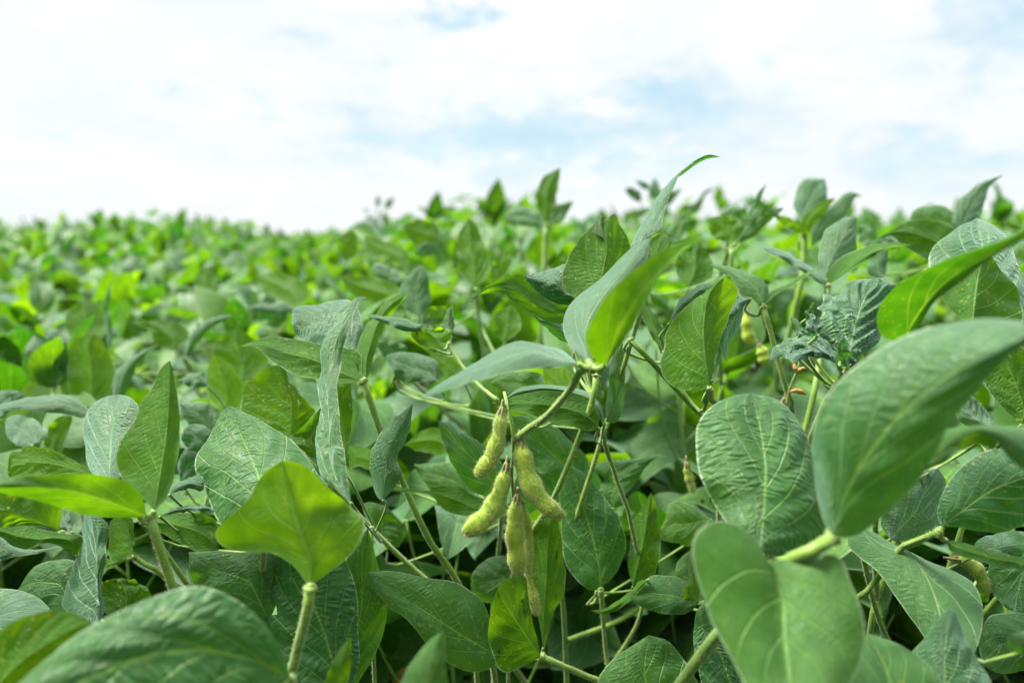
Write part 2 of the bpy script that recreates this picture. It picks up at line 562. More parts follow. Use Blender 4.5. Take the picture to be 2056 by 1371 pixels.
# ---------------------------------------------------------------- procedural soybean leaves and plants
def blade(L, W, nv, nu, droop=0.5, fold=0.2, wave=0.002, twist=0.0, r=None):
    """ovate soybean leaflet, base at the origin, growing along +Y, upper side +Z"""
    r = r or random
    s = np.linspace(0, 1, nv + 1)
    prof = np.sin(np.pi * s ** 0.72) ** 0.82 * (1 - 0.12 * s)
    prof[0] = 0.02
    prof[-1] = 0.0
    ang = droop * (s ** 1.5) - droop * 0.25
    st = L / nv
    y = np.r_[0, np.cumsum(np.cos(ang[:-1]) * st)]
    z = np.r_[0, np.cumsum(-np.sin(ang[:-1]) * st)]
    u = np.linspace(-1, 1, 2 * nu + 1)
    Y = y[:, None] + 0 * u[None]
    w = prof[:, None] * W
    ph, ph2 = r.uniform(0, 6.28), r.uniform(0, 6.28)
    X = u[None] * w * math.cos(fold)
    lift = np.abs(u)[None] * w * math.sin(fold) - 0.10 * w * (u[None] ** 2)
    lift = lift + wave * (u[None] ** 2) * np.sin(s[:, None] * 9 + ph + 1.5 * np.sign(u)[None]) * (W / .03)
    N = np.stack([0 * s, np.sin(ang), np.cos(ang)], 1)
    P = np.stack([X, Y, z[:, None] + 0 * u[None]], -1) + N[:, None, :] * lift[..., None]
    if twist:
        a = twist * s[:, None] * np.ones_like(X)
        x0, z0 = P[..., 0].copy(), P[..., 2].copy()
        zc = z[:, None]
        P[..., 0] = x0 * np.cos(a) - (z0 - zc) * np.sin(a)
        P[..., 2] = zc + x0 * np.sin(a) + (z0 - zc) * np.cos(a)
    sway = 0.12 * L * np.sin(ph2) * s ** 2
    P[..., 0] += sway[:, None]
    UV = np.stack([np.broadcast_to((u * .5 + .5)[None], X.shape), np.broadcast_to(s[:, None], X.shape)], -1).reshape(-1, 2)
    return P.reshape(-1, 3), grid_faces(nv, 2 * nu), UV


def frame(direction, normal_hint):
    """rotation matrix: local +Y -> direction, local +Z -> as near the hint as possible"""
    y = np.asarray(direction, float)
    y /= np.linalg.norm(y)
    x = np.cross(y, normal_hint)
    if np.linalg.norm(x) < 1e-4:
        x = np.cross(y, [1, 0, 0.1])
    x /= np.linalg.norm(x)
    z = np.cross(x, y)
    return np.stack([x, y, z], 1)


def plan_plant(r, h=0.8, nodes=13, upright=0.62, big=1.0):
    """describe a plant: stem points and leaves (petiole points, three leaflets as (origin, matrix, length, width, shape number, tint))"""
    lean = np.array([r.uniform(-.06, .06), r.uniform(-.06, .06)])
    stem = [np.array([lean[0] * t ** 2 + r.uniform(-.006, .006), lean[1] * t ** 2 + r.uniform(-.006, .006), h * .93 * t]) for t in np.linspace(0, 1, 9)]
    stem[0][:2] = 0
    leaves = []
    az0 = r.uniform(0, 6.28)
    for k in range(nodes):
        t = 0.12 + 0.88 * (k + .5) / nodes
        p0 = np.array([np.interp(t, np.linspace(0, 1, 9), [s[c] for s in stem]) for c in range(3)])
        a = az0 + k * math.pi * 0.86 + r.uniform(-.5, .5)
        rad = np.array([math.cos(a), math.sin(a), 0])
        top = k / (nodes - 1)
        pl = r.uniform(.15, .27) * (1 - .62 * top ** 2.5)
        elv = R(r.uniform(38, 66)) if top < .8 else R(r.uniform(45, 80))
        end = p0 + pl * (rad * math.cos(elv) + np.array([0, 0, math.sin(elv)]))
        if end[2] > h:
            end[2] = h - r.uniform(0, .05)
        midp = (p0 + end) / 2 + rad * pl * .10 - np.array([0, 0, pl * .05])
        size = big * r.uniform(.092, .130) * (1 - .45 * max(0, top - .72) / .28)
        lf = []
        kind = r.random()
        pitch = R(r.uniform(-35, 20)) if kind > upright else R(r.uniform(25, 82))
        for q, da in enumerate((0, 1.25, -1.25)):
            aa = a + da + r.uniform(-.3, .3)
            pt = pitch + R(r.uniform(-22, 22))
            d = np.array([math.cos(aa) * math.cos(pt), math.sin(aa) * math.cos(pt), math.sin(pt)])
            hint = np.array([r.uniform(-.5, .5), r.uniform(-.5, .5), 1.0])
            if pt > R(40):
                hint = np.array([-math.cos(aa), -math.sin(aa), 0.5]) + np.array([r.uniform(-.5, .5), r.uniform(-.5, .5), 0])
            M = frame(d, hint)
            org = end + (d * .004 if q else rad * .022 * math.cos(elv) + np.array([0, 0, .022 * math.sin(elv)]))
            lf.append((org, M, size * (1.08 if q == 0 else .94), size * r.uniform(.31, .40), r.randrange(8), min(1, max(0, r.gauss(.25, .17) if r.random() < .91 else r.uniform(.5, .85)))))
        leaves.append(([p0, midp, end], lf))
    return stem, leaves


SHAPES = []
_r = random.Random(3)
for k in range(8):
    SHAPES.append(dict(droop=_r.uniform(-.2, 1.5), fold=_r.uniform(-.05, .55), wave=_r.uniform(.001, .004), twist=_r.uniform(-.7, .7)))


def put_leaf(buf, spec, nv, nu):
    org, M, L, W, k, tint = spec
    V, F, UV = blade(L, W, nv, nu, r=random.Random(k), **SHAPES[k])
    buf.add(V @ M.T + org, F, UV, tint=tint, spot=.35, q=.8)


# skyline of the crop in the photo, and how far below the camera's eye the canopy lies near by
SKX = [-900, -300, 0, 120, 200, 350, 440, 500, 560, 650, 730, 820, 950, 1060, 1150, 1260, 1400, 1500, 1650, 1850, 2056, 2600]
SKY = [464, 460, 462, 462, 450, 434, 452, 470, 482, 470, 478, 452, 454, 434, 456, 452, 450, 452, 457, 452, 454, 454]


def canopy_top(x, y):
    """height of the canopy at a place in the field: lower to the left, rising to the right of the camera"""
    px, py, d = project(np.array([x, y, 0.8]))
    if d < .2:
        return .80
    sky_y = np.interp(px, SKX, SKY)
    left = np.interp(px, [620, 830], [1.0, 0.0])
    off = left * np.interp(d, [.6, 1.2, 2.5, 4, 5.5], [.15, .14, .105, .055, .0]) + (1 - left) * np.interp(d, [.5, .9, 1.5, 3], [.10, .05, .01, .0])
    dd = min(d, 5.5)
    p = at(px, sky_y, dd)
    far = 1 + .5 * min(1.0, max(0.0, (d - 2.0) / 2.5))
    lump = far * .026 * math.sin(x * 4.3 + y * 1.9) * math.cos(y * 3.1 - x * 1.3) + .02 * math.sin(x * 9.1 - y * 5.2)
    return float(p[2] - off + lump * (1 - .4 * left) * min(1.0, max(0.0, d - .9)))


def leaf_ok(P):
    """keep procedural leaves out of the space of the hand-placed plants, and under the skyline"""
    px, py, d = project(P)
    inside = (px > -260) & (px < 2300) & (py > 250) & (py < 1700) & (d > -.1)
    near = np.where((py > 900) & (px > 250), .535, np.interp(px, [0, 300, 700, 2056], [.62, .60, .60, .66]))
    if np.any(inside & (d < near)):
        return False
    lim = np.interp(px, SKX, SKY) - 6
    up = np.where(d < 1.6, 60, 34)
    lim = lim + np.where(px < 700, np.interp(d, [.6, 1.0, 2.0, 5.0], [205, 95, 35, 0]), np.interp(d, [.6, 1.2, 3], [45, 10, 0])) * 1.0
    if np.any((px > -50) & (px < 2100) & (d > 0) & (py < lim)):
        return False
    return True


# ---- plants near the camera: each with stem, petioles and leaflets as objects of their own
LEAF_MESH = []
for k in range(8):
    b = Buf()
    V, F, UV = blade(.1, .035, 14, 6, r=random.Random(k), **SHAPES[k])
    b.add(V, F, UV, tint=.5, spot=.5, q=.8)
    LEAF_MESH.append(V)
_mesh_cache = {}


def leaflet_mesh(k, ti):
    key = (k, ti)
    if key not in _mesh_cache:
        b = Buf()
        V, F, UV = blade(.1, .035, 14, 6, r=random.Random(k), **SHAPES[k])
        if (k + ti) % 3 == 0:
            hr = random.Random(k * 7 + ti)
            F = grid_faces(24, 20, hole=[(hr.choice([.2, .3, .7, .8]), hr.uniform(.3, .75), .05, .03), (hr.uniform(.1, .9), hr.uniform(.2, .8), .035, .02)])
            V, _F, UV = blade(.1, .035, 24, 10, r=random.Random(k), **SHAPES[k])
        b.add(V, F, UV, tint=.12 + .2 * ti, spot=.7, q=.8)
        _mesh_cache[key] = b.mesh('leaflet', [M_LEAF])
    return _mesh_cache[key]


def near_plant(x, y, seed, name, label, group, top=None, nodes=20, upright=.62, big=1.0):
    r = random.Random(seed)
    h = top if top is not None else canopy_top(x, y) * r.uniform(.96, 1.06)
    stem, leaves = plan_plant(r, h, nodes, upright, big)
    root = link(name, None, loc=(x, y, 0))
    root.empty_display_size = .05
    tag(root, label, 'plant', group)
    o0 = np.array([x, y, 0])
    b = Buf()
    tube(b, stem, [.0034, .0026, .0016] if h > .72 else [.0024, .0018, .0012], 7, n=24, hairs=0)
    link('stem', b.mesh('stem', [M_STEM, M_HAIR]), root)
    n = 0
    for pet, lf in leaves:
        keep = []
        for sp in lf:
            V = LEAF_MESH[sp[4]] * (sp[2] / .1)
            if leaf_ok(V @ sp[1].T + sp[0] + o0):
                keep.append(sp)
        if not keep:
            continue
        b = Buf()
        P = np.array(pet) - pet[0]
        if not leaf_ok(np.array(pet) + o0):
            P = None
        if P is None:
            continue
        tube(b, P, [.0014, .0010], 6, n=8)
        for sp in keep:
            tube(b, [P[-1], sp[0] - pet[0]], .0011, 5, n=3)
        po = link('petiole', b.mesh('petiole', [M_STEM, M_HAIR]), root, loc=tuple(pet[0]))
        for sp in keep:
            lo = link('leaflet', leaflet_mesh(sp[4], int(min(4, sp[5] * 5))), po)
            lo.location = Vector(sp[0] - pet[0])
            lo.rotation_euler = Matrix(sp[1].tolist()).to_euler()
            sc_ = sp[2] / .1
            lo.scale = (sc_ * sp[3] / sp[2] / .35, sc_, sc_)
            n += 1
    return root


# ---- plants further off: one mesh each, shared among copies
def plant_mesh(seed, nv, nu, nodes, sides=5, h=.8):
    r = random.Random(seed)
    stem, leaves = plan_plant(r, h, nodes, big=1.18)
    b = Buf()
    tube(b, stem, [.004, .002], sides, n=9, mi=1)
    for pet, lf in leaves:
        tube(b, pet, .0014, 4, n=4, mi=1)
        for sp in lf:
            put_leaf(b, sp, nv, nu)
    return b.mesh('soybean_plant', [M_LEAF, M_STEM])


fr = random.Random(11)
spots = []
for row in range(-40, 60):
    for k in range(0, 90):
        # rows run away from the camera, slightly oblique
        x = row * .36 + fr.uniform(-.07, .07)
        y = -1.0 + k * .30 + fr.uniform(-.10, .10)
        ca, sa = math.cos(R(-18)), math.sin(R(-18))
        X, Y = x * ca - y * sa, x * sa + y * ca
        px, py, d = project(np.array([X, Y, .8]))
        dist = math.hypot(X, Y)
        vis = d > .45 and -200 < px < 2260
        spots.append((X, Y, d, px, dist, vis))
near_spots = sorted([s for s in spots if s[5] and .56 < s[2] < 1.75], key=lambda s: s[2])
side_spots = [s for s in spots if not s[5] and .42 < s[4] < 1.6]
mid_spots = sorted([s for s in spots if s[5] and 1.75 <= s[2]], key=lambda s: s[2])

# ---------------------------------------------------------------- hand-placed plants of the foreground
# Positions are written in the pixels of enlarged views of the photo; TILE gives each view's corner and scale.
TILE = dict(A=(0, 700, 3.918), B=(0, 1020, 3.918), C=(370, 570, 3.918), D=(370, 870, 3.918), E=(700, 820, 3.918), F=(700, 1020, 3.918),
            G=(820, 450, 3.918), H=(1150, 300, 3.918), I=(1150, 600, 3.918), J=(1550, 330, 3.874), K=(1500, 530, 3.918),
            M=(1050, 900, 3.918), N=(1556, 820, 3.918), O=(1556, 1020, 3.918), Q=(0, 420, 2.857), P=(600, 300, 2.857),
            S=(1200, 280, 2.363), Z=(0, 0, 1.0))


def nat(tile, p):
    if len(p) == 3 and isinstance(p[2], str):
        tile = p[2]
    x0, y0, s = TILE[tile]
    return (x0 + p[0] / s, y0 + p[1] / s)


def L(tile, base, tip, left, right, d, M=None, u=0, t=.3, e=(0, 0), a=0.0, q=1.0, s=.6, nv=26, nu=8, bow=.10, hole=None, rough=1.0):
    """one leaflet. left/right = margins seen going from base to tip; d = depth at base and tip (m); e = how much deeper each margin lies (cm);
    a = arch of the midrib in depth (cm, + away); u = 1 when the under side is seen; t = tint cool..yellow"""
    return dict(tile=tile, base=base, tip=tip, left=left, right=right, d=d, M=M, u=u, t=t, e=e, a=a, q=q, s=s, nv=nv, nu=nu, bow=bow, hole=hole, rough=rough)


def leaf_points(S):
    nv, nu = S['nv'], S['nu']
    b, tp = nat(S['tile'], S['base']), nat(S['tile'], S['tip'])
    Lc = crom([b] + [nat(S['tile'], p) for p in S['left']] + [tp], nv + 1)
    Rc = crom([b] + [nat(S['tile'], p) for p in S['right']] + [tp], nv + 1)
    if S['M']:
        Mc = crom([b] + [nat(S['tile'], p) for p in S['M']] + [tp], nv + 1)
    else:
        Mc = (Lc + Rc) / 2
    v = np.linspace(0, 1, nv + 1)
    bell = np.sin(np.pi * v) ** .7
    d0, d1 = S['d']
    dm = d0 + (d1 - d0) * v + S['a'] * .01 * np.sin(np.pi * v)
    env = np.sin(np.pi * v) ** .5
    dl = dm + S['e'][0] * .01 * bell + smooth_noise(nv + 1, 8, .0016 * S['rough']) * env
    dr = dm + S['e'][1] * .01 * bell + smooth_noise(nv + 1, 8, .0016 * S['rough']) * env
    jag = 1.1 * S['rough']
    Lc = Lc + np.stack([smooth_noise(nv + 1, 14, jag), smooth_noise(nv + 1, 14, jag)], 1) * env[:, None]
    Rc = Rc + np.stack([smooth_noise(nv + 1, 14, jag), smooth_noise(nv + 1, 14, jag)], 1) * env[:, None]
    W = lambda c, dd: np.array([at(c[i, 0], c[i, 1], dd[i]) for i in range(nv + 1)])
    PL, PM, PR = W(Lc, dl), W(Mc, dm), W(Rc, dr)
    cols = []
    for j in range(2 * nu + 1):
        uu = (j - nu) / nu
        E = PL if uu < 0 else PR
        P = PM + (E - PM) * abs(uu)
        cols.append(P)
    G = np.stack(cols, 1)                                  # (nv+1, 2nu+1, 3)
    # bow each half a little out of the flat, away from the midrib
    wid = np.linalg.norm(PR - PL, axis=1)
    nrm = np.cross(PR - PL, np.gradient(PM, axis=0))
    nrm /= np.linalg.norm(nrm, axis=1)[:, None] + 1e-12
    sgn = -1.0 if S['u'] else 1.0
    uu = np.abs(np.linspace(-1, 1, 2 * nu + 1))
    bowv = np.sin(np.pi * uu)[None, :] * (S['bow'] * wid * .5)[:, None] * sgn
    # quilting between the side veins, as real relief
    vv = v[:, None] - .32 * uu[None]
    rel = np.sin(vv * 6.5 * 2 * np.pi + 1.0) * (uu[None] * (1 - uu[None]) * 4) * .0007 * S['q'] * sgn
    G = G + nrm[:, None, :] * (bowv + rel * np.minimum(1, wid / .04)[:, None])[..., None]
    us = np.linspace(0, 1, 2 * nu + 1)
    UV = np.stack([np.broadcast_to(us[None], G.shape[:2]), np.broadcast_to(v[:, None], G.shape[:2])], -1).reshape(-1, 2)
    return G.reshape(-1, 3), UV, PM


def make_leaflet(S, parent, origin):
    V, UV, PM = leaf_points(S)
    b = Buf()
    if S['hole'] is None and S['s'] >= .75 and S['nv'] == 26:
        S['nv'], S['nu'] = 34, 12
        V, UV, PM = leaf_points(S)
        S['hole'] = [(float(rng.choice([.15, .25, .35, .68, .8])), float(rng.uniform(.35, .8)), .028, .022), (float(rng.uniform(.1, .9)), float(rng.uniform(.2, .8)), .02, .016)]
    F = grid_faces(S['nv'], 2 * S['nu'], flip=bool(S['u']), hole=S['hole'])
    b.add(V - origin, F, UV, tint=S['t'], spot=S['s'], q=S['q'])
    o = link('leaflet', b.mesh('leaflet', [M_LEAF]), parent)
    return PM[0]


def cl(node, lf, pet=None, r=.0016, hairs=1):
    """a compound leaf: node = (tile, x, y, depth); pet = further petiole points (tile, x, y, depth) from the node down to the stem"""
    return dict(node=node, lf=lf, pet=pet or [], r=r, hairs=hairs)


def p4(q):
    x, y = nat(q[0], (q[1], q[2]))
    return at(x, y, q[3])


def plant(name, label, clusters, stem=None, group=None, cat='plant', stem_r=.0030, back=.05, drop=.13, pods=None):
    nodes = [p4(c['node']) for c in clusters]
    if stem:
        S = [p4(q) for q in stem]
    else:
        m = np.mean(nodes, axis=0)
        zt = max(p[2] for p in nodes) - drop * .6
        S = [np.array([m[0], m[1] + back, zt])]
    low = S[-1]
    gx_, gy_ = low[0] + (.012 if low[0] > 0 else -.012), low[1] + .05
    S = S + [low * .45 + np.array([gx_, gy_, 0]) * .55 + np.array([.006, .004, 0]), np.array([gx_, gy_, -.01])]
    origin = np.array([gx_, gy_, 0.0])
    root = link(name, None, loc=tuple(origin))
    root.empty_display_size = .05
    tag(root, label, cat, group)
    b = Buf()
    SC = crom3(S, 60)
    tube(b, np.array(S) - origin, [stem_r * .6, stem_r, stem_r * 1.3], 9, n=60, hairs=700, hlen=.0016)
    link('stem', b.mesh('stem', [M_STEM, M_HAIR]), root)
    for c, nd in zip(clusters, nodes):
        b = Buf()
        P = [nd] + [p4(q) for q in c['pet']]
        zz = P[-1][2] - (.03 if c['pet'] else drop * .6)
        k = int(np.argmin(abs(SC[:, 2] - zz) + .6 * np.linalg.norm(SC[:, :2] - P[-1][:2], axis=1)))
        tgt = SC[k]
        if np.linalg.norm(tgt - P[-1]) > .02:
            if c['pet'] and np.min(np.linalg.norm(SC - P[-1], axis=1)) < .015:
                tgt = P[-1] + np.array([0, .002, -.002])
            elif c['pet']:
                dv = P[-1] - P[-2]
                P.append(P[-1] + dv / np.linalg.norm(dv) * .05 + np.array([0, .03, -.05]))
                zt_ = min(P[-1][2] - .10, .62)
                tgt = SC[int(np.argmin(abs(SC[:, 2] - zt_)))]
                P.append(P[-1] * .5 + tgt * .5 + np.array([0, .05, -.05]))
            else:
                P.append((P[-1] + tgt) / 2 + np.array([0, .010, -.012]))
            P.append(tgt)
        ln = sum(np.linalg.norm(P[i + 1] - P[i]) for i in range(len(P) - 1))
        tube(b, np.array(P) - origin, [c['r'] * 1.15, c['r'], c['r'] * 1.1, c['r'] * 1.3], 8, n=36, hairs=int(c['hairs'] * ln * 3600), hlen=.0014)
        # swollen joint under the leaflets
        tube(b, np.array([nd, P[1] * .08 + nd * .92]) - origin, [c['r'] * 1.5, c['r'] * 1.35], 8, n=5, hairs=40, hlen=.0015)
        po = link('petiole', b.mesh('petiole', [M_STEM, M_HAIR]), root)
        for S_ in c['lf']:
            pb = make_leaflet(S_, po, origin)
            if np.linalg.norm(pb - nd) > .0015:
                bb = Buf()
                ds = np.linalg.norm(pb - nd)
                if ds < .018:
                    mdp = (pb + nd) / 2 + np.array([0, 0, -.15 * ds])
                    tube(bb, np.array([nd, mdp, pb]) - origin, [c['r'] * .95, c['r'] * .8], 7, n=8, hairs=30, hlen=.0012)
                else:                       # a long stalk reaching round behind its neighbours
                    g = min(.045, ds * .5)
                    tube(bb, np.array([nd, nd + np.array([0, g, -g * .8]), pb + np.array([0, g, -g * .8]), pb]) - origin, [c['r'] * .7, .0008], 6, n=16)
                link('petiolule', bb.mesh('petiolule', [M_STEM, M_HAIR]), po)
    for pd in (pods or []):
        make_pod(pd, root, origin)
    return root


def make_pod(pd, root, origin):
    """hairy bean pod: pd = (tile, points, half widths in tile pixels, depth, hair count)"""
    tile, pts, hw, d, nh = pd[:5]
    sc_ = TILE[tile][2]
    d = d if isinstance(d, (list, tuple)) else [d] * len(pts)
    P = np.array([at(*nat(tile, p), dd) for p, dd in zip(pts, d)]) - origin
    n = 44
    C = crom3(P, n)
    q = np.linspace(0, 1, n)
    rad = np.interp(q, np.linspace(0, 1, len(hw)), [h / sc_ / FPX * np.mean(d) for h in hw]) * 1.12
    rad = rad * (1 + .12 * np.cos(q * 2 * np.pi * (pd[5] if len(pd) > 5 else 3) + math.pi) * np.sin(np.pi * q) ** .4)
    rad[0] = min(rad[0], .0012)
    rad[-1] *= .35
    rad[-2] *= .8
    T = np.gradient(C, axis=0)
    T /= np.linalg.norm(T, axis=1)[:, None]
    view = np.array([0, 1.0, -.15])
    A = np.cross(T, view)
    A /= np.linalg.norm(A, axis=1)[:, None]
    Bv = np.cross(T, A)
    sides = 16
    th = np.linspace(0, 2 * np.pi, sides, endpoint=False)
    # flattened section with a seam ridge on both margins
    rr = 1 + .06 * np.cos(th * 2) ** 8
    off = (np.cos(th) * rr)[None, :, None] * A[:, None] + .66 * np.sin(th)[None, :, None] * Bv[:, None]
    V = C[:, None] + rad[:, None, None] * off
    i, j = np.meshgrid(np.arange(n - 1), np.arange(sides), indexing='ij')
    a = (i * sides + j).ravel()
    bq = (i * sides + (j + 1) % sides).ravel()
    b = Buf()
    b.add(V.reshape(-1, 3), np.stack([a, bq, bq + sides, a + sides], 1), mi=0)
    k = int(nh * .8)
    ii = rng.uniform(0.5, n - 1.001, k)
    ph = rng.uniform(0, 2 * np.pi, k)
    i0 = ii.astype(int)
    fr_ = (ii - i0)[:, None]
    ca, sa = np.cos(ph)[:, None], np.sin(ph)[:, None]
    rd = (rad[i0] * (1 - fr_[:, 0]) + rad[np.minimum(i0 + 1, n - 1)] * fr_[:, 0])[:, None]
    cc = C[i0] * (1 - fr_) + C[np.minimum(i0 + 1, n - 1)] * fr_
    o = ca * A[i0] + .66 * sa * Bv[i0]
    nm = .66 * ca * A[i0] + sa * Bv[i0]
    nm /= np.linalg.norm(nm, axis=1)[:, None]
    add_hairs(b, cc + o * rd * .98, nm, T[i0], .0019, 1)
    po = link('pod', b.mesh('pod', [M_POD, M_HAIR]), root)
    # calyx and little stalk
    c = Buf()
    t0 = C[1] - C[0]
    t0 /= np.linalg.norm(t0)
    for g in range(5):
        an = g * 1.257
        sd = math.cos(an) * A[0] + math.sin(an) * Bv[0]
        tube(c, [C[0] - t0 * .002, C[0] + sd * .0016 + t0 * .001, C[0] + sd * (rad[3] * .9) + t0 * .0065], [.0008, .0009, .00025], 5, n=6, hairs=8, hlen=.0012)
    tube(c, [C[0] - t0 * .006, C[0] - t0 * .001, C[0] + t0 * .001], [.0008, .0011, .0013], 6, n=5)
    link('calyx', c.mesh('calyx', [M_CALYX, M_HAIR]), po)


# ============ centre: the plant with the hanging pods
plant('soybean_plant', 'soybean plant in the centre with five hairy yellow-green pods hanging from its stem', [
    cl(('Z', 1190, 739, .345), [
        L('G', (1330, 1095), (92, 1371), [(1200, 1112), (1050, 1128), (900, 1150), (700, 1192), (500, 1242), (300, 1310)],
          [(1270, 1035), (1170, 975), (1000, 942), (900, 912), (820, 925), (720, 975), (600, 1055), (450, 1150), (250, 1262)], (.345, .325),
          M=[(1200, 1060), (1000, 1000), (800, 1045), (560, 1140), (330, 1245)], t=.02, e=(-1.2, 2.8), q=.6, s=.2, rough=.6),
        L('Z', (1180, 723), (1306, 478), [(1140, 690), (1132, 640), (1155, 600), (1205, 560), (1255, 510), (1280, 488)],
          [(1212, 700), (1245, 645), (1280, 570), (1299, 520)], (.35, .40), M=[(1175, 660), (1205, 600), (1260, 535)], t=.02, e=(2.0, .2), q=.5, s=.3, rough=.5),
        L('Z', (1216, 733), (1413, 468), [(1195, 722), (1180, 700), (1177, 670), (1190, 640), (1220, 592), (1262, 550), (1320, 510), (1370, 485)],
          [(1232, 712), (1255, 680), (1290, 620), (1318, 562), (1350, 520), (1385, 490)], (.34, .255),
          M=[(1228, 700), (1245, 655), (1280, 600), (1330, 540), (1375, 500)], u=1, t=.48, e=(.8, -.6), q=.3, s=.15, rough=.5),
    ], pet=[('Z', 1166, 745, .35), ('Z', 1146, 780, .365), ('Z', 1100, 833, .395), ('Z', 1060, 862, .415), ('Z', 1038, 879, .42)], r=.0019),
    cl(('Z', 900, 690, .455), [
        L('G', (285, 985), (140, 818), [(190, 980), (95, 950), (22, 872), (50, 824), (95, 812)],
          [(320, 930), (338, 872), (320, 832), (260, 814), (200, 824)], (.45, .455), u=1, t=1.0, e=(.3, .6), q=.5, s=.5, bow=.2),
        L('C', (1830, 375), (1430, 240), [(1740, 372), (1620, 330), (1520, 290)], [(1880, 335), (1800, 295), (1700, 262), (1560, 250)], (.455, .44), t=.15, e=(-.4, 1.0), s=.3),
        L('G', (335, 880), (345, 625), [(250, 812), (272, 760), (300, 690)], [(362, 800), (354, 720)], (.46, .47), t=.18, e=(0, .6), s=.3),
    ], pet=[('Z', 925, 730, .45), ('Z', 960, 772, .44), ('Z', 996, 802, .43)], r=.0011),
    cl(('Z', 1212, 866, .46), [
        L('Z', (1202, 858), (995, 820), [(1182, 865), (1120, 850), (1060, 832), (1020, 823)], [(1203, 825), (1172, 795), (1110, 785), (1050, 791), (1015, 805)],
          (.43, .425), u=1, t=.48, e=(-.3, .7), s=.4),
        L('Z', (1215, 850), (1012, 801), [(1182, 815), (1110, 790), (1052, 793)], [(1202, 806), (1160, 780), (1092, 772), (1040, 781)], (.44, .435), t=.1, e=(.2, 1.4), s=.3),
        L('I', (280, 972), (390, 330), [(255, 900), (275, 750), (290, 600), (312, 450)], [(340, 968), (398, 850), (416, 600), (412, 430)], (.46, .47), t=.15, e=(0, .5), q=1.3),
        L('I', (235, 1010), (185, 590), [(185, 850), (160, 700)], [(243, 850), (232, 700)], (.46, .47), u=1, t=.4),
    ], pet=[('M', 650, 0, .47), ('M', 700, 120, .475), ('M', 760, 320, .48), ('M', 850, 590, .49)], r=.0014),
], stem=[('Z', 1012, 786, .428), ('Z', 1024, 838, .425), ('Z', 1031, 880, .423), ('Z', 1027, 950, .426), ('Z', 1031, 1010, .432), ('Z', 1040, 1150, .45), ('Z', 1020, 1360, .47)],
    stem_r=.0016,
    pods=[('E', [(1205, 5), (1192, 120), (1172, 260), (1112, 400), (1045, 490), (1015, 540)], [16, 42, 47, 50, 58, 50, 34], [.42, .418, .416, .414, .412, .411], 2400),
          ('E', [(1238, 445), (1218, 570), (1172, 710), (1095, 830), (1000, 920), (905, 978)], [12, 46, 58, 62, 66, 66, 40], [.425, .421, .416, .412, .408, .405], 2600),
          ('E', [(1348, 240), (1372, 400), (1415, 560), (1495, 690), (1595, 795), (1706, 850)], [14, 62, 68, 66, 62, 54, 18], [.42, .418, .416, .414, .413, .413], 2600),
          ('E', [(1325, 690), (1312, 850), (1308, 1000), (1320, 1150), (1345, 1310)], [14, 50, 58, 60, 62, 40], [.428, .424, .42, .419, .418], 2400),
          ('E', [(1345, 710), (1388, 880), (1405, 1080), (1408, 1250), (1422, 1400), (1452, 1500), (1482, 1625)], [12, 34, 44, 36, 22, 40, 24], [.432, .432, .433, .434, .435, .435, .435], 2000)])

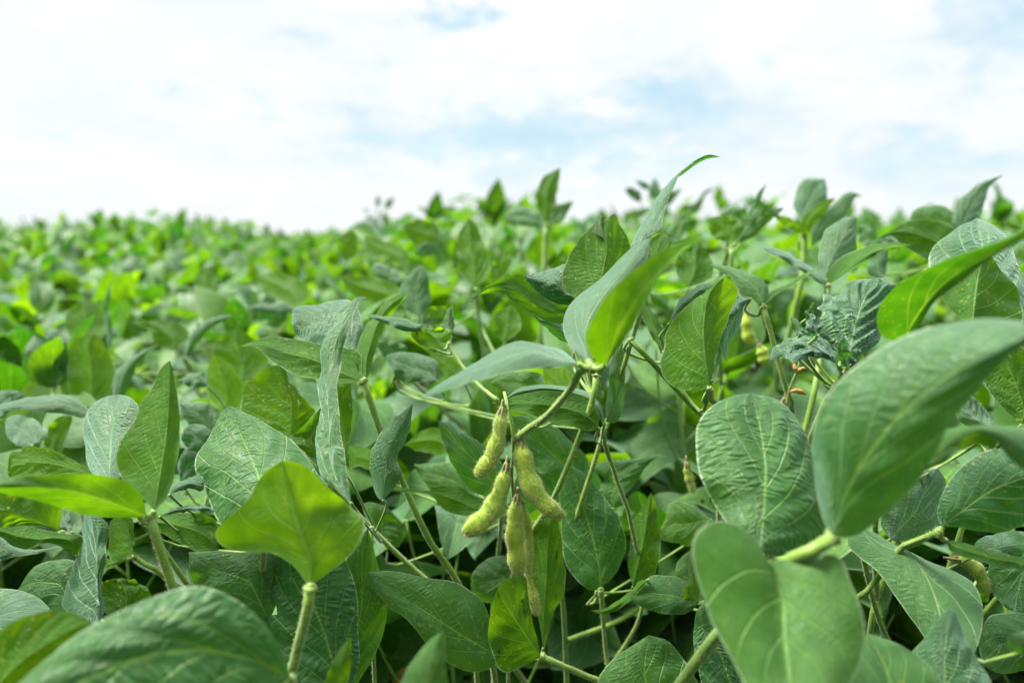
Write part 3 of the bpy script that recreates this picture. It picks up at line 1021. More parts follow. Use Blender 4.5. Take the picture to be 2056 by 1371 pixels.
# ============ folded leaf behind the pod plant, oval leaf and tall curled leaf
plant('soybean_plant', 'soybean plant behind the pods with a folded pale leaf and a tall curled one', [
    cl(('Z', 1197, 752, .43), [
        L('G', (1300, 700), (412, 668), [(1210, 782), (1080, 757), (960, 700), (850, 640), (770, 577), (700, 543), (570, 547), (480, 592)],
          [(1290, 640), (1150, 625), (1050, 570), (990, 520), (935, 458), (910, 396), (850, 396), (700, 440), (540, 530), (450, 592)], (.44, .42),
          M=[(1150, 690), (1000, 620), (880, 540), (760, 490), (600, 520)], u=1, t=.34, e=(.2, .2), q=.8),
        L('G', (1350, 600), (911, 399), [(1272, 634), (1150, 627), (1050, 572), (990, 522), (935, 458)], [(1310, 500), (1250, 400), (1237, 324), (1150, 345), (1000, 384)], (.45, .44), t=.05, e=(0, 2.0), q=2.0),
        L('G', (1320, 960), (965, 700), [(1200, 912), (1100, 832), (1030, 772)], [(1270, 850), (1200, 787), (1100, 765)], (.47, .46), t=.05, e=(.4, .2), q=1.6),
        L('G', (1400, 640), (1440, 62), [(1330, 586), (1240, 532), (1208, 465), (1222, 330), (1300, 190), (60 + 0, 690, 'H'), (165, 590, 'H'), (240, 505, 'H')],
          [(420, 980, 'H'), (462, 820, 'H'), (430, 690, 'H'), (370, 590, 'H'), (325, 500, 'H')], (.43, .44),
          M=[(1500, 480), (1545, 300), (1555, 150)], u=1, t=.38, e=(.6, .9), s=.9),
    ], pet=[('Z', 1191, 800, .43), ('Z', 1165, 872, .435), ('Z', 1130, 960, .44), ('Z', 1100, 1022, .45), ('Z', 1065, 1078, .46)], r=.0018),
    cl(('H', 600, 1050, .44), [
        L('H', (560, 930), (1162, 60), [(480, 830), (460, 750), (530, 600), (590, 500), (650, 390), (720, 300), (810, 220), (838, 212), (920, 150), (980, 112), (1060, 76)],
          [(600, 800), (622, 680), (690, 620), (710, 540), (750, 400), (790, 310), (834, 212), (900, 140), (950, 100), (1030, 55), (1080, 42)], (.43, .48), t=.0, e=(1.4, -.2), q=1.4, nv=40),
        L('H', (600, 1000), (720, 645), [(590, 900), (600, 790), (622, 700)], [(690, 900), (752, 740), (745, 680)], (.46, .48), u=1, t=.5),
    ]),
    cl(('I', 445, 320, .45), [
        L('I', (712, 412), (545, 40), [(640, 330), (590, 240), (545, 130)], [(726, 300), (690, 190), (630, 90)], (.455, .47), u=1, t=.32, q=1.4, e=(0, .5)),
    ], pet=[('I', 560, 430, .45), ('I', 680, 560, .455), ('I', 850, 750, .46), ('I', 1020, 930, .465), ('I', 1120, 1050, .47)], r=.0017),
], stem=[('Z', 1120, 1150, .52), ('Z', 1135, 1300, .54)])

# ============ folded bright leaf, right of centre
plant('soybean_plant', 'soybean plant right of the pods with a sharp bright green leaf folded along its midrib', [
    cl(('I', 1078, 712, .425), [
        L('I', (1075, 695), (1195, 1008, 'H'), [(1000, 714), (880, 716), (770, 680), (702, 600), (688, 480), (716, 380), (735, 270), (790, 165), (960, 1180, 'H'), (1080, 1090, 'H'), (1130, 1040, 'H')],
          [(1100, 600), (1132, 430), (1172, 300), (1240, 110), (1272, 1200, 'H'), (1296, 1120, 'H'), (1276, 1058, 'H'), (1232, 1018, 'H')], (.42, .43),
          M=[(1060, 560), (1040, 420), (1030, 220), (1060, 1180, 'H'), (1120, 1070, 'H')], u=1, t=.5, e=(1.0, 1.1), q=.8, s=1.0),
        L('H', (755, 1371), (1105, 1058), [(800, 1260), (870, 1150), (960, 1085), (1050, 1048)], [(830, 1290), (960, 1190), (1080, 1092)], (.44, .445), t=.12, e=(.8, 0)),
        L('I', (1100, 640), (1160, 320), [(1105, 560), (1130, 440)], [(1130, 560), (1175, 430)], (.45, .46), t=0, e=(0, .5)),
    ], pet=[('I', 1083, 780, .43), ('I', 1130, 860, .44)], r=.0019),
    cl(('I', 1497, 55, .475), [
        L('I', (1400, 5), (1218, 507), [(1345, 60), (1330, 160), (1290, 270), (1232, 360), (1212, 430)], [(1300, 45), (1230, 130), (1180, 220), (1155, 330), (1172, 430), (1203, 480)], (.46, .45), t=0, e=(.6, -.3), q=1.6),
        L('H', (1400, 1172), (1225, 1300), [(1370, 1210), (1320, 1250), (1270, 1290)], [(1330, 1165), (1270, 1200)], (.46, .45), t=.05, e=(0, 1)),
        L('H', (1492, 1215), (1078, 908), [(1440, 1200), (1380, 1162), (1325, 1150), (1290, 1080), (1230, 1005), (1150, 950)], [(1532, 1170), (1542, 1100), (1500, 1030), (1400, 975), (1300, 940), (1180, 912)], (.475, .50),
          M=[(1430, 1080), (1310, 995), (1190, 935)], t=.28, e=(-.3, .9)),
        L('H', (1508, 1215), (1952, 945), [(1560, 1150), (1612, 1108), (1640, 1080), (1750, 1020), (1850, 962)], [(1535, 1208), (1600, 1140), (1680, 1095), (1800, 1022), (1900, 962)], (.475, .49), u=1, t=.5, e=(.6, -.2), nu=4),
    ], pet=[('I', 1560, 270, .475), ('I', 1620, 500, .475), ('I', 1690, 745, .475), ('I', 1725, 860, .48)], r=.0016),
    cl(('M', 1420, 1220, .46), [
        L('M', (1390, 1222), (845, 1150), [(1300, 1292), (1200, 1302), (1050, 1290), (930, 1240), (858, 1195)], [(1330, 1090), (1200, 1010), (1100, 994), (1030, 1000), (930, 1060), (868, 1112)], (.46, .46), t=.22, e=(-.3, .8)),
        L('M', (990, 1030), (530, 1270), [(930, 1112), (840, 1200), (700, 1290), (600, 1300)], [(915, 1048), (850, 1122), (740, 1200), (640, 1255)], (.46, .46), u=1, t=.5, e=(0, .6)),
        L('M', (1392, 1215), (1332, 790), [(1300, 1150), (1212, 1020), (1206, 930), (1262, 840)], [(1450, 1150), (1400, 950)], (.465, .48), t=.3, e=(0, .5)),
        L('M', (1385, 1215), (1340, 970), [(1262, 1180), (1300, 1050)], [(1392, 1100), (1372, 1020)], (.455, .46), u=1, t=.6),
    ]),
], stem=[('Z', 1590, 900, .49), ('Z', 1560, 1150, .50)],
    pods=[('I', [(1668, 790), (1655, 850), (1665, 920)], [10, 26, 28, 18], .48, 300, 2), ('M', [(1290, 120), (1300, 200), (1320, 270), (1342, 350)], [10, 28, 26, 24, 14], .52, 500, 3),
          ('S', [(712, 820), (708, 880), (720, 940), (738, 975)], [8, 24, 26, 20], .66, 200, 2),
          ('S', [(765, 975), (785, 1020), (800, 1075)], [8, 24, 26, 14], .65, 200, 2)])

# ============ big pale leaf facing up, right, with its near neighbours
plant('soybean_plant', 'near soybean plant on the right with three very large leaves around one thick pale joint', [
    cl(('N', 460, 1010, .287), [
        L('Z', (1671, 1074), (2150, 640), [(1650, 1038), (1635, 960), (1632, 880), (1646, 820), (1682, 768), (1742, 718), (1832, 670), (1920, 646), (2000, 640), (2070, 648)],
          [(1705, 1080), (1745, 1060), (1800, 1012), (1850, 960), (1882, 900), (1905, 855), (1950, 800), (2000, 740), (2060, 690)], (.285, .22),
          M=[(1700, 985), (1755, 895), (1830, 810), (1930, 738), (2030, 690)], t=.07, e=(2.2, .2), q=1.4, s=.35, bow=.14),
        L('Z', (1525, 1106), (1508, 790), [(1488, 1085), (1440, 1022), (1405, 952), (1396, 890), (1400, 850), (1430, 815), (1470, 795)],
          [(1575, 1120), (1630, 1105), (1660, 1060), (1655, 1010), (1636, 940), (1625, 885), (1600, 840), (1560, 802)], (.325, .375), M=[(1533, 1000), (1535, 930), (1524, 850)], t=.16, e=(.8, 1.2), q=2.0, s=.4, bow=.16),
        L('Z', (1545, 1128), (1610, 1500), [(1620, 1114), (1685, 1120), (1708, 1170), (1735, 1240), (1732, 1310), (1700, 1390), (1660, 1460)],
          [(1500, 1066), (1440, 1043), (1395, 1072), (1391, 1130), (1428, 1240), (1478, 1340), (1530, 1440)], (.295, .245), M=[(1570, 1200), (1574, 1285), (1590, 1400)], t=.36, e=(.5, .6), q=.5, s=.3),
    ], pet=[('Z', 1640, 1102, .283), ('Z', 1585, 1125, .295), ('Z', 1520, 1190, .31), ('Z', 1445, 1268, .33), ('Z', 1392, 1336, .345), ('Z', 1350, 1400, .36)], r=.0026),
], stem=[('Z', 1380, 1480, .40)], stem_r=.004)

plant('soybean_plant', 'soybean plant at right edge with a long bright leaf over a round grey-green leaf', [
    cl(('K', 1195, 690, .37), [
        L('J', (1048, 1378), (2200, 400), [(900, 1360), (830, 1300), (815, 1180), (870, 1050), (1000, 920), (1150, 838), (1300, 768), (1500, 688), (1700, 622), (1850, 560), (2000, 490)],
          [(1130, 1280), (1250, 1085), (1350, 1000), (1500, 900), (1620, 790), (1760, 700), (1960, 590)], (.36, .23), M=[(1065, 1290), (1150, 1150), (1300, 965), (1500, 810), (1760, 670)], u=1, t=.1, e=(.9, -.4), q=.4, s=.4, rough=.5),
        L('J', (1560, 1250), (1680, 700), [(1450, 1185), (1330, 1055), (1300, 950), (1400, 850), (1550, 755)], [(1750, 1300), (1945, 1240), (1935, 1030), (1880, 920), (1780, 820), (1730, 742)], (.39, .41),
          M=[(1582, 1050), (1605, 880), (1630, 780)], u=1, t=.3, e=(.8, .8), q=.6, s=.6),
    ]),
    cl(('J', 1640, 1260, .43), [
        L('J', (1640, 1200), (1592, 415), [(1400, 1100), (1260, 900), (1222, 790), (1222, 720), (1262, 635), (1380, 540), (1480, 468), (1555, 440)],
          [(1900, 1180), (1965, 1050), (1950, 900), (1900, 750), (1862, 610), (1800, 525), (1700, 462), (1630, 435)], (.43, .50), M=[(1640, 900), (1636, 650), (1612, 510)], t=.06, e=(.8, .8), q=1.5),
        L('Z', (2052, 852), (1990, 690), [(2025, 830), (1985, 785), (1970, 735)], [(2090, 820), (2090, 740), (2040, 690)], (.42, .43), u=1, t=.45, e=(.3, .3), s=1.0, q=1.4),
    ]),
    cl(('N', 1290, 970, .37), [
        L('N', (1312, 930), (2150, 500), [(1276, 830), (1320, 650), (1440, 480), (1580, 370), (1700, 322), (1850, 330), (2000, 380)], [(1420, 932), (1600, 962), (1850, 960), (2050, 800)], (.37, .34),
          M=[(1450, 820), (1700, 640), (1900, 560)], t=.06, e=(.8, .4), q=1.2, s=.6),
        L('N', (905, 1030), (1285, 470), [(832, 900), (895, 720), (1045, 600), (1180, 502)], [(1060, 1058), (1280, 950), (1292, 780), (1345, 600)], (.42, .44), t=.04, e=(.3, .8), q=1.2, s=.5),
        L('N', (1345, 1035), (2200, 1330), [(1500, 1060), (1750, 1140), (1960, 1180)], [(1400, 1130), (1600, 1200), (1960, 1275)], (.375, .36), u=1, t=.28, e=(.4, -.2)),
        L('N', (1600, 1150), (2100, 1010), [(1580, 1060), (1700, 990), (1900, 960)], [(1700, 1180), (1950, 1160)], (.42, .42), t=.1, e=(.6, 0)),
    ], pet=[('N', 1150, 1030, .385), ('N', 990, 1100, .40), ('O', 740, 640, .42), ('O', 640, 720, .43)], r=.0016),
], stem=[('Z', 1760, 1200, .46), ('Z', 1740, 1330, .47)])

plant('soybean_plant', 'soybean plant low on the right with a broad drooping leaf over a pointed tip', [
    cl(('O', 640, 130, .43), [
        L('O', (650, 140), (1510, 1260), [(780, 185), (900, 262), (1050, 342), (1250, 430), (1450, 520), (1570, 600), (1622, 720), (1640, 850), (1622, 1000), (1570, 1140)],
          [(560, 260), (650, 370), (780, 475), (880, 602), (1000, 772), (1110, 920), (1182, 1022), (1300, 1130)], (.42, .35), M=[(850, 290), (1060, 370), (1180, 520), (1275, 760), (1330, 980)], t=.14, e=(.9, .3), q=.5, s=.4),
    ]),
    cl(('Z', 1905, 1450, .35), [
        L('Z', (1900, 1450), (1908, 1220), [(1800, 1400), (1827, 1316), (1857, 1281), (1888, 1237)], [(1995, 1400), (1956, 1311), (1934, 1272), (1919, 1232)], (.32, .34), t=.03, e=(.5, .5), q=1.0),
        L('Z', (1770, 1480), (1745, 1272), [(1690, 1420), (1700, 1320)], [(1900, 1430), (1872, 1345), (1822, 1303), (1780, 1283)], (.28, .32), u=0, t=.3, e=(0, .6), q=.4),
    ]),
    cl(('O', 2000, 420, .44), [
        L('O', (2010, 340), (1880, 815), [(2200, 500), (2150, 700), (2000, 840)], [(1760, 400), (1680, 470), (1702, 640), (1790, 760)], (.44, .43), t=.05, e=(.3, .6), q=1.2),
        L('O', (2200, 1080), (1640, 1240), [(2000, 1250), (1800, 1300)], [(2050, 860), (1850, 820), (1690, 850), (1600, 1050)], (.42, .42), t=.1, e=(0, .5)),
        L('O', (2150, 1060), (1815, 1040), [(2000, 1150), (1850, 1110)], [(2000, 980), (1880, 980)], (.30, .28), t=.25, e=(0, .5), q=.4),
    ]),
    cl(('K', 1960, 1310, .44), [
        L('K', (1955, 1305), (1700, 1000), [(1750, 1290), (1640, 1190), (1650, 1080)], [(1905, 1180), (1800, 1060), (1740, 1020)], (.43, .44), t=.08, e=(0, .8), q=1.3),
        L('N', (1150, 330), (2200, 480), [(1200, 230), (1350, 160), (1550, 138), (1800, 140), (2000, 180)], [(1220, 440), (1330, 430), (1400, 350), (1475, 255), (1600, 195), (1720, 245), (1850, 400), (2000, 500)], (.28, .24),
          M=[(1350, 270), (1600, 165), (1850, 250)], t=.36, e=(1.2, .3), q=.3, rough=.5),
        L('N', (1425, 318), (1745, 330), [(1475, 238), (1600, 190), (1710, 235)], [(1500, 310), (1600, 292), (1700, 315)], (.262, .262), u=1, t=.9, q=.2, rough=.4),
    ]),
], stem=[('Z', 1850, 1400, .46)],
    pods=[('O', [(1400, 400), (1500, 420), (1600, 500), (1680, 670)], [10, 40, 46, 44, 16], .44, 700, 3)])

# ============ crinkled leaf with toothed edge
def teeth(pts, k=5.0, n=3):
    """add small teeth between the given margin points"""
    out = []
    for i in range(len(pts) - 1):
        a, b = np.array(pts[i][:2], float), np.array(pts[i + 1][:2], float)
        d = b - a
        nn_ = np.array([-d[1], d[0]]) / (np.linalg.norm(d) + 1e-6)
        out.append(tuple(a))
        for j in range(1, n):
            out.append(tuple(a + d * j / n + nn_ * k * (1 if j % 2 else -1)))
    out.append(tuple(pts[-1][:2]))
    return out


plant('soybean_plant', 'soybean plant with a dark crinkled tooth-edged leaf and small deformed leaves under it', [
    cl(('K', 760, 830, .415), [
        L('K', (800, 790), (1005, 115), [(720, 700), (600, 610), (532, 500), (572, 430), (600, 372), (556, 340), (610, 310), (598, 252), (642, 262), (690, 242), (752, 190), (780, 145), (855, 118), (930, 112)],
          [(900, 740), (980, 662), (1040, 600), (1130, 450), (1190, 300), (1178, 176), (1120, 160), (1100, 148), (1050, 118)], (.415, .445), M=[(822, 600), (862, 430), (922, 270), (975, 180)], t=.02, e=(1.0, 1.0), q=3.2, nv=60, nu=14, rough=2.6, s=.2),
        L('K', (720, 772), (182, 765), [(620, 752), (500, 722), (400, 702), (300, 735), (230, 742)], [(680, 682), (600, 592), (480, 556), (350, 568), (270, 606), (200, 682)], (.415, .40), t=0, e=(-.4, 1.2), q=2.6, rough=2.5, nv=40),
        L('K', (720, 795), (305, 748), [(640, 748), (540, 736), (430, 750), (360, 778)], [(640, 682), (540, 632), (440, 668), (360, 655), (315, 692)], (.41, .395), t=0, e=(-.2, .9), q=2.6, rough=3, nv=40),
        L('K', (440, 545), (341, 415), [(392, 552), (355, 482)], [(442, 505), (400, 442)], (.42, .425), t=.15, e=(0, .3), nv=14),
        L('K', (560, 560), (455, 368), [(482, 530), (460, 450)], [(590, 470), (545, 405), (500, 375)], (.42, .425), t=.02, e=(0, .3), q=2.5, rough=2.5, nv=20),
        L('K', (505, 400), (540, 283), [(480, 372), (500, 320)], [(526, 380), (527, 320)], (.425, .43), u=1, t=.3, nv=12),
        L('K', (560, 562), (400, 530), [(500, 570), (440, 560)], [(500, 545), (440, 528)], (.40, .40), t=0, nv=12),
        L('K', (790, 812), (752, 592), [(740, 792), (706, 702), (712, 640)], [(822, 762), (808, 670), (775, 615)], (.40, .395), t=0, e=(.3, .3), q=2.6, rough=2.5),
        L('K', (800, 832), (872, 655), [(790, 742), (832, 672)], [(902, 832), (928, 780), (892, 700)], (.40, .40), t=0, e=(.3, .3), q=2.6, rough=2.5),
    ], pet=[('K', 755, 872, .415), ('K', 700, 955, .42), ('K', 600, 1130, .43), ('K', 530, 1300, .44)], r=.0018),
    cl(('J', 433, 945, .54), [
        L('J', (430, 930), (655, 410), [(390, 852), (362, 700), (372, 600), (430, 500), (530, 430), (600, 412)], [(480, 820), (600, 740), (655, 670), (660, 550), (660, 450)], (.54, .57), t=.06, e=(.5, .8), q=.8, s=.9),
        L('J', (446, 932), (1085, 632), [(415, 872), (450, 802), (550, 720), (700, 650), (850, 615), (980, 608)], [(520, 892), (650, 800), (745, 742), (830, 702), (900, 652), (1000, 632)], (.54, .53), M=[(550, 842), (700, 735), (860, 660)], u=1, t=.42, e=(.9, -.3), q=.6, s=.5),
        L('J', (424, 930), (-90, 640), [(375, 925), (250, 838), (100, 745), (0, 700)], [(405, 882), (280, 790), (130, 690), (20, 650)], (.54, .53), t=.1, e=(-.3, .8), nu=4),
    ], pet=[('J', 440, 1000, .54), ('K', 625, 300, .54), ('K', 575, 740, .52), ('K', 470, 1260, .51)], r=.0022),
], stem=[('Z', 1612, 880, .50), ('Z', 1605, 1050, .51)])

b = Buf()
o_ = at(*nat('I', (1700, 760)), .47)
husk = link('withered_flower_stalk', None, loc=tuple(o_))
tag(husk, 'tiny withered flower stalk with dry brown buds and one shrivelled pod', 'flower stalk')
b = Buf()
tube(b, [at(*nat('I', q), .47) - o_ for q in ((1690, 830), (1700, 740), (1735, 640), (1765, 570), (1790, 480))], [.0011, .0008], 6, n=20, hairs=160, hlen=.0012)
link('stalk', b.mesh('stalk', [M_STEM, M_HAIR]), husk)
for pts, hw in (([(1705, 732), (1760, 722), (1835, 748)], [.0006, .0028, .0030, .0012]), ([(1765, 580), (1748, 545), (1742, 512)], [.0006, .0020, .0010]), ([(1768, 572), (1800, 548), (1835, 545)], [.0006, .0020, .0016, .0008])):
    b = Buf()
    tube(b, [at(*nat('I', q), .468) - o_ for q in pts], hw, 8, n=14, hairs=40, hlen=.0011, flat=.6)
    link('bud' if len(hw) < 4 or hw[1] < .0025 else 'shrivelled_pod', b.mesh('bud', [M_DRY, M_HAIR]), husk)

# ============ centre left: tall curled leaf, small lance leaf, C group
plant('soybean_plant', 'soybean plant with a long wavy pale leaf edge-on and a small lance-shaped dark leaf', [
    cl(('E', 178, 930, .435), [
        L('D', (1312, 545), (1440, 105, 'C'), [(1200, 450), (1082, 330), (1050, 180), (1048, 0), (1080, 1100, 'C'), (1090, 950, 'C'), (1058, 800, 'C'), (1080, 700, 'C'), (1070, 580, 'C'), (1090, 480, 'C'), (1130, 390, 'C'), (1200, 300, 'C'), (1300, 180, 'C'), (1345, 110, 'C')],
          [(1292, 400), (1266, 250), (1256, 100), (1250, 1320, 'C'), (1238, 1150, 'C'), (1214, 1000, 'C'), (1190, 850, 'C'), (1200, 750, 'C'), (1235, 640, 'C'), (1250, 500, 'C'), (1300, 350, 'C'), (1345, 200, 'C'), (1375, 130, 'C')], (.375, .45),
          t=.10, e=(1.6, -.5), q=1.5, nv=50, bow=.25, rough=1.6),
        L('D', (1275, 330), (1310, 778, 'C'), [(1240, 100), (1225, 1300, 'C'), (1205, 1000, 'C'), (1200, 835, 'C')], [(1290, 60), (1300, 1250, 'C'), (1322, 1000, 'C'), (1313, 850, 'C')], (.42, .435), u=1, t=.75, s=.8),
        L('E', (270, 722), (505, -40), [(222, 692), (178, 560), (165, 400), (200, 285), (255, 190), (370, 75), (450, 0)], [(320, 662), (392, 570), (412, 500), (372, 400), (440, 270), (482, 150), (497, 50)], (.43, .45), M=[(282, 560), (300, 400), (350, 250), (425, 115)], t=.12, e=(.7, .7), q=1.4),
    ], pet=[('E', 178, 1050, .435), ('E', 180, 1280, .437), ('F', 180, 800, .44), ('F', 205, 1371, .45), ('F', 215, 1500, .455)], r=.0012),
], stem=[('Z', 757, 1460, .46)])

plant('soybean_plant', 'soybean plant with a speckled green, a narrow upright and a rounded grey leaf', [
    cl(('C', 1400, 765, .455), [
        L('C', (1380, 762), (428, 495), [(1250, 778), (1060, 752), (850, 700), (700, 612), (620, 540), (560, 497), (500, 482)], [(1400, 640), (1372, 530), (1250, 495), (1100, 452), (1062, 478), (1025, 472), (990, 455), (850, 430), (680, 412), (550, 445), (470, 478)], (.455, .47),
          M=[(1200, 682), (1000, 592), (800, 542), (600, 480)], u=1, t=.55, e=(-.3, .8), s=.7, hole=[(.86, .13, .045, .04)], nu=12),
        L('C', (1340, 600), (848, 225), [(1200, 562), (1050, 502), (905, 432), (850, 330)], [(1402, 450), (1402, 330), (1352, 190), (1280, 125), (1200, 125), (1050, 165), (920, 172), (868, 178)], (.47, .50), M=[(1200, 410), (1120, 300), (980, 240)], t=.04, e=(-.2, 1.8), q=1.5),
        L('C', (1430, 742), (1762, 78), [(1402, 700), (1370, 562), (1380, 450), (1430, 330), (1500, 270), (1530, 200), (1600, 130), (1680, 85)], [(1452, 720), (1482, 600), (1522, 450), (1590, 330), (1640, 240), (1700, 150)], (.455, .49), M=[(1432, 600), (1475, 450), (1525, 310), (1610, 180)], u=1, t=.5, e=(.6, .8), q=.8),
    ], pet=[('C', 1465, 930, .457), ('C', 1550, 1180, .46), ('E', 320, 350, .465), ('E', 430, 590, .47), ('E', 520, 800, .472), ('E', 660, 1080, .475), ('E', 860, 1371, .485)], r=.0021),
    cl(('C', 835, 1240, .475), [
        L('C', (832, 1225), (748, 636), [(600, 1150), (450, 1005), (463, 850), (508, 762), (600, 686), (690, 645)], [(1000, 1052), (1028, 1000), (940, 902), (882, 812), (828, 775), (802, 692)], (.47, .475), M=[(842, 1100), (838, 900), (800, 730)], u=1, t=.72, e=(.5, .5), s=1.6),
        L('D', (1085, 345), (1086, 962, 'C'), [(1000, 200), (880, 1262, 'C'), (838, 1208, 'C'), (940, 1110, 'C')], [(1130, 200), (1150, 1300, 'C'), (1150, 1100, 'C')], (.455, .46), u=1, t=.22, e=(0, .4)),
    ]),
], stem=[('Z', 930, 1230, .51), ('Z', 960, 1400, .53)])

# ============ large pale leaf left centre + silver leaf
plant('soybean_plant', 'soybean plant with a large pale pointed leaf partly covered by a yellow-green one', [
    cl(('Z', 533, 1062, .385), [
        L('D', (640, 760), (345, 950, 'C'), [(400, 790), (270, 690), (192, 520), (150, 372), (80, 300), (92, 180), (190, 28), (270, 1045, 'C')],
          [(980, 620), (1130, 450), (1050, 300), (950, 170), (830, 1210, 'C'), (620, 1090, 'C'), (450, 1000, 'C')], (.37, .44), M=[(600, 400), (500, 130), (430, 1150, 'C'), (375, 1000, 'C')], t=.24, e=(.9, .9), q=1.5, s=.5),
        L('A', (1330, 1150), (1610, 1040), [(1360, 1070), (1500, 1010), (1580, 1000)], [(1380, 1130), (1500, 1100), (1590, 1120)], (.40, .41), t=.05, e=(.6, 0), s=1),
        L('A', (1255, 1320), (1685, 1270), [(1350, 1260), (1500, 1235), (1620, 1232)], [(1350, 1300), (1500, 1275), (1620, 1278)], (.40, .40), t=.0, e=(.5, 0), nu=4),
        L('B', (1100, 120), (1720, 330), [(1250, 60), (1450, 30), (1650, 60), (1740, 180)], [(1270, 190), (1400, 270), (1550, 340)], (.43, .43), u=1, t=.35, e=(.6, 0)),
    ], pet=None),
    cl(('Z', 240, 980, .43), [
        L('A', (850, 1090), (935, 360), [(715, 962), (668, 800), (655, 640), (682, 500), (760, 420), (855, 370)], [(950, 1000), (1000, 850), (1050, 700), (1092, 480), (1070, 425), (1010, 372)], (.42, .475), M=[(870, 850), (880, 650), (905, 480)], t=.04, e=(1.6, .3), q=1.4, s=.2),
        L('A', (745, 1000), (58, 960), [(600, 1020), (300, 1020), (90, 1015)], [(690, 950), (560, 868), (400, 790), (290, 772), (182, 765), (172, 800), (85, 820)], (.43, .42), u=1, t=1.0, e=(-.4, .5), s=.8),
    ]),
], stem=[('Z', 480, 1330, .47)])

plant('soybean_plant', 'front soybean plant with a bright yellow-green leaf standing on a straight yellow stalk', [
    cl(('D', 990, 1210, .328), [
        L('D', (992, 1192), (770, 213), [(940, 1150), (850, 1030), (700, 950), (480, 932), (300, 892), (243, 780), (300, 700), (490, 530), (560, 410), (650, 290)],
          [(1060, 1150), (1250, 1010), (1352, 900), (1412, 760), (1410, 662), (1250, 520), (1080, 372), (960, 262), (850, 222)], (.33, .33), M=[(998, 1000), (935, 850), (870, 650), (842, 520), (800, 350)], u=1, t=.86, e=(.9, 1.1), q=.5, s=.6),
    ], pet=[('D', 972, 1371, .33), ('Z', 600, 1290, .335), ('Z', 578, 1380, .34), ('Z', 560, 1450, .35)], r=.0022, hairs=1.3),
    cl(('Z', 690, 1400, .42), [
        L('Z', (692, 1420), (600, 1078), [(600, 1390), (545, 1310), (517, 1240), (520, 1190), (537, 1122)], [(722, 1330), (719, 1262), (717, 1190), (697, 1130), (660, 1088)], (.40, .415), M=[(655, 1280), (615, 1170)], t=.1, e=(.5, .6), q=2.2, hole=[(.13, .62, .05, .035)], nu=14, nv=36),
        L('Z', (700, 1400), (738, 1060), [(650, 1330), (680, 1200), (700, 1110)], [(750, 1318), (776, 1240), (768, 1178), (750, 1100)], (.42, .425), t=.2, e=(.3, .6), q=1.6),
        L('Z', (540, 1250), (378, 1108), [(470, 1240), (400, 1190), (382, 1150)], [(560, 1190), (560, 1112), (470, 1108), (420, 1106)], (.41, .405), t=.14, e=(-.3, .8), q=1.2),
        L('Z', (650, 1440), (705, 1276), [(645, 1390), (672, 1320)], [(692, 1390), (705, 1320)], (.33, .335), u=1, t=.5, e=(0, .3)),
    ]),
], stem=[('Z', 560, 1520, .38)])

plant('soybean_plant', 'soybean plant whose huge dark blurred leaf fills the bottom left corner', [
    cl(('Z', 583, 1362, .29), [
        L('Z', (583, 1358), (-110, 1640), [(510, 1440), (380, 1540), (180, 1620), (0, 1660)], [(574, 1320), (545, 1268), (500, 1222), (440, 1186), (385, 1174), (330, 1190), (250, 1222), (170, 1262), (95, 1318), (20, 1390), (-60, 1500)], (.285, .23),
          M=[(500, 1322), (410, 1304), (315, 1310), (220, 1340), (90, 1410), (0, 1500)], t=.20, e=(-.3, 1.2), q=2.2, s=.3),
    ]),
    cl(('Z', 860, 1470, .28), [
        L('Z', (860, 1460), (891, 1265), [(795, 1420), (805, 1371), (828, 1325), (862, 1285)], [(905, 1420), (898, 1371), (894, 1310)], (.27, .28), t=.2, e=(.3, .4), q=.4),
    ]),
    cl(('Z', -90, 1440, .29), [
        L('Z', (-90, 1430), (186, 1250), [(-40, 1330), (0, 1265), (60, 1235), (120, 1223), (158, 1233)], [(-20, 1450), (60, 1410), (140, 1330)], (.30, .29), u=1, t=.6, e=(.4, 0), s=1.3),
    ]),
], stem=[('Z', 420, 1600, .34)])

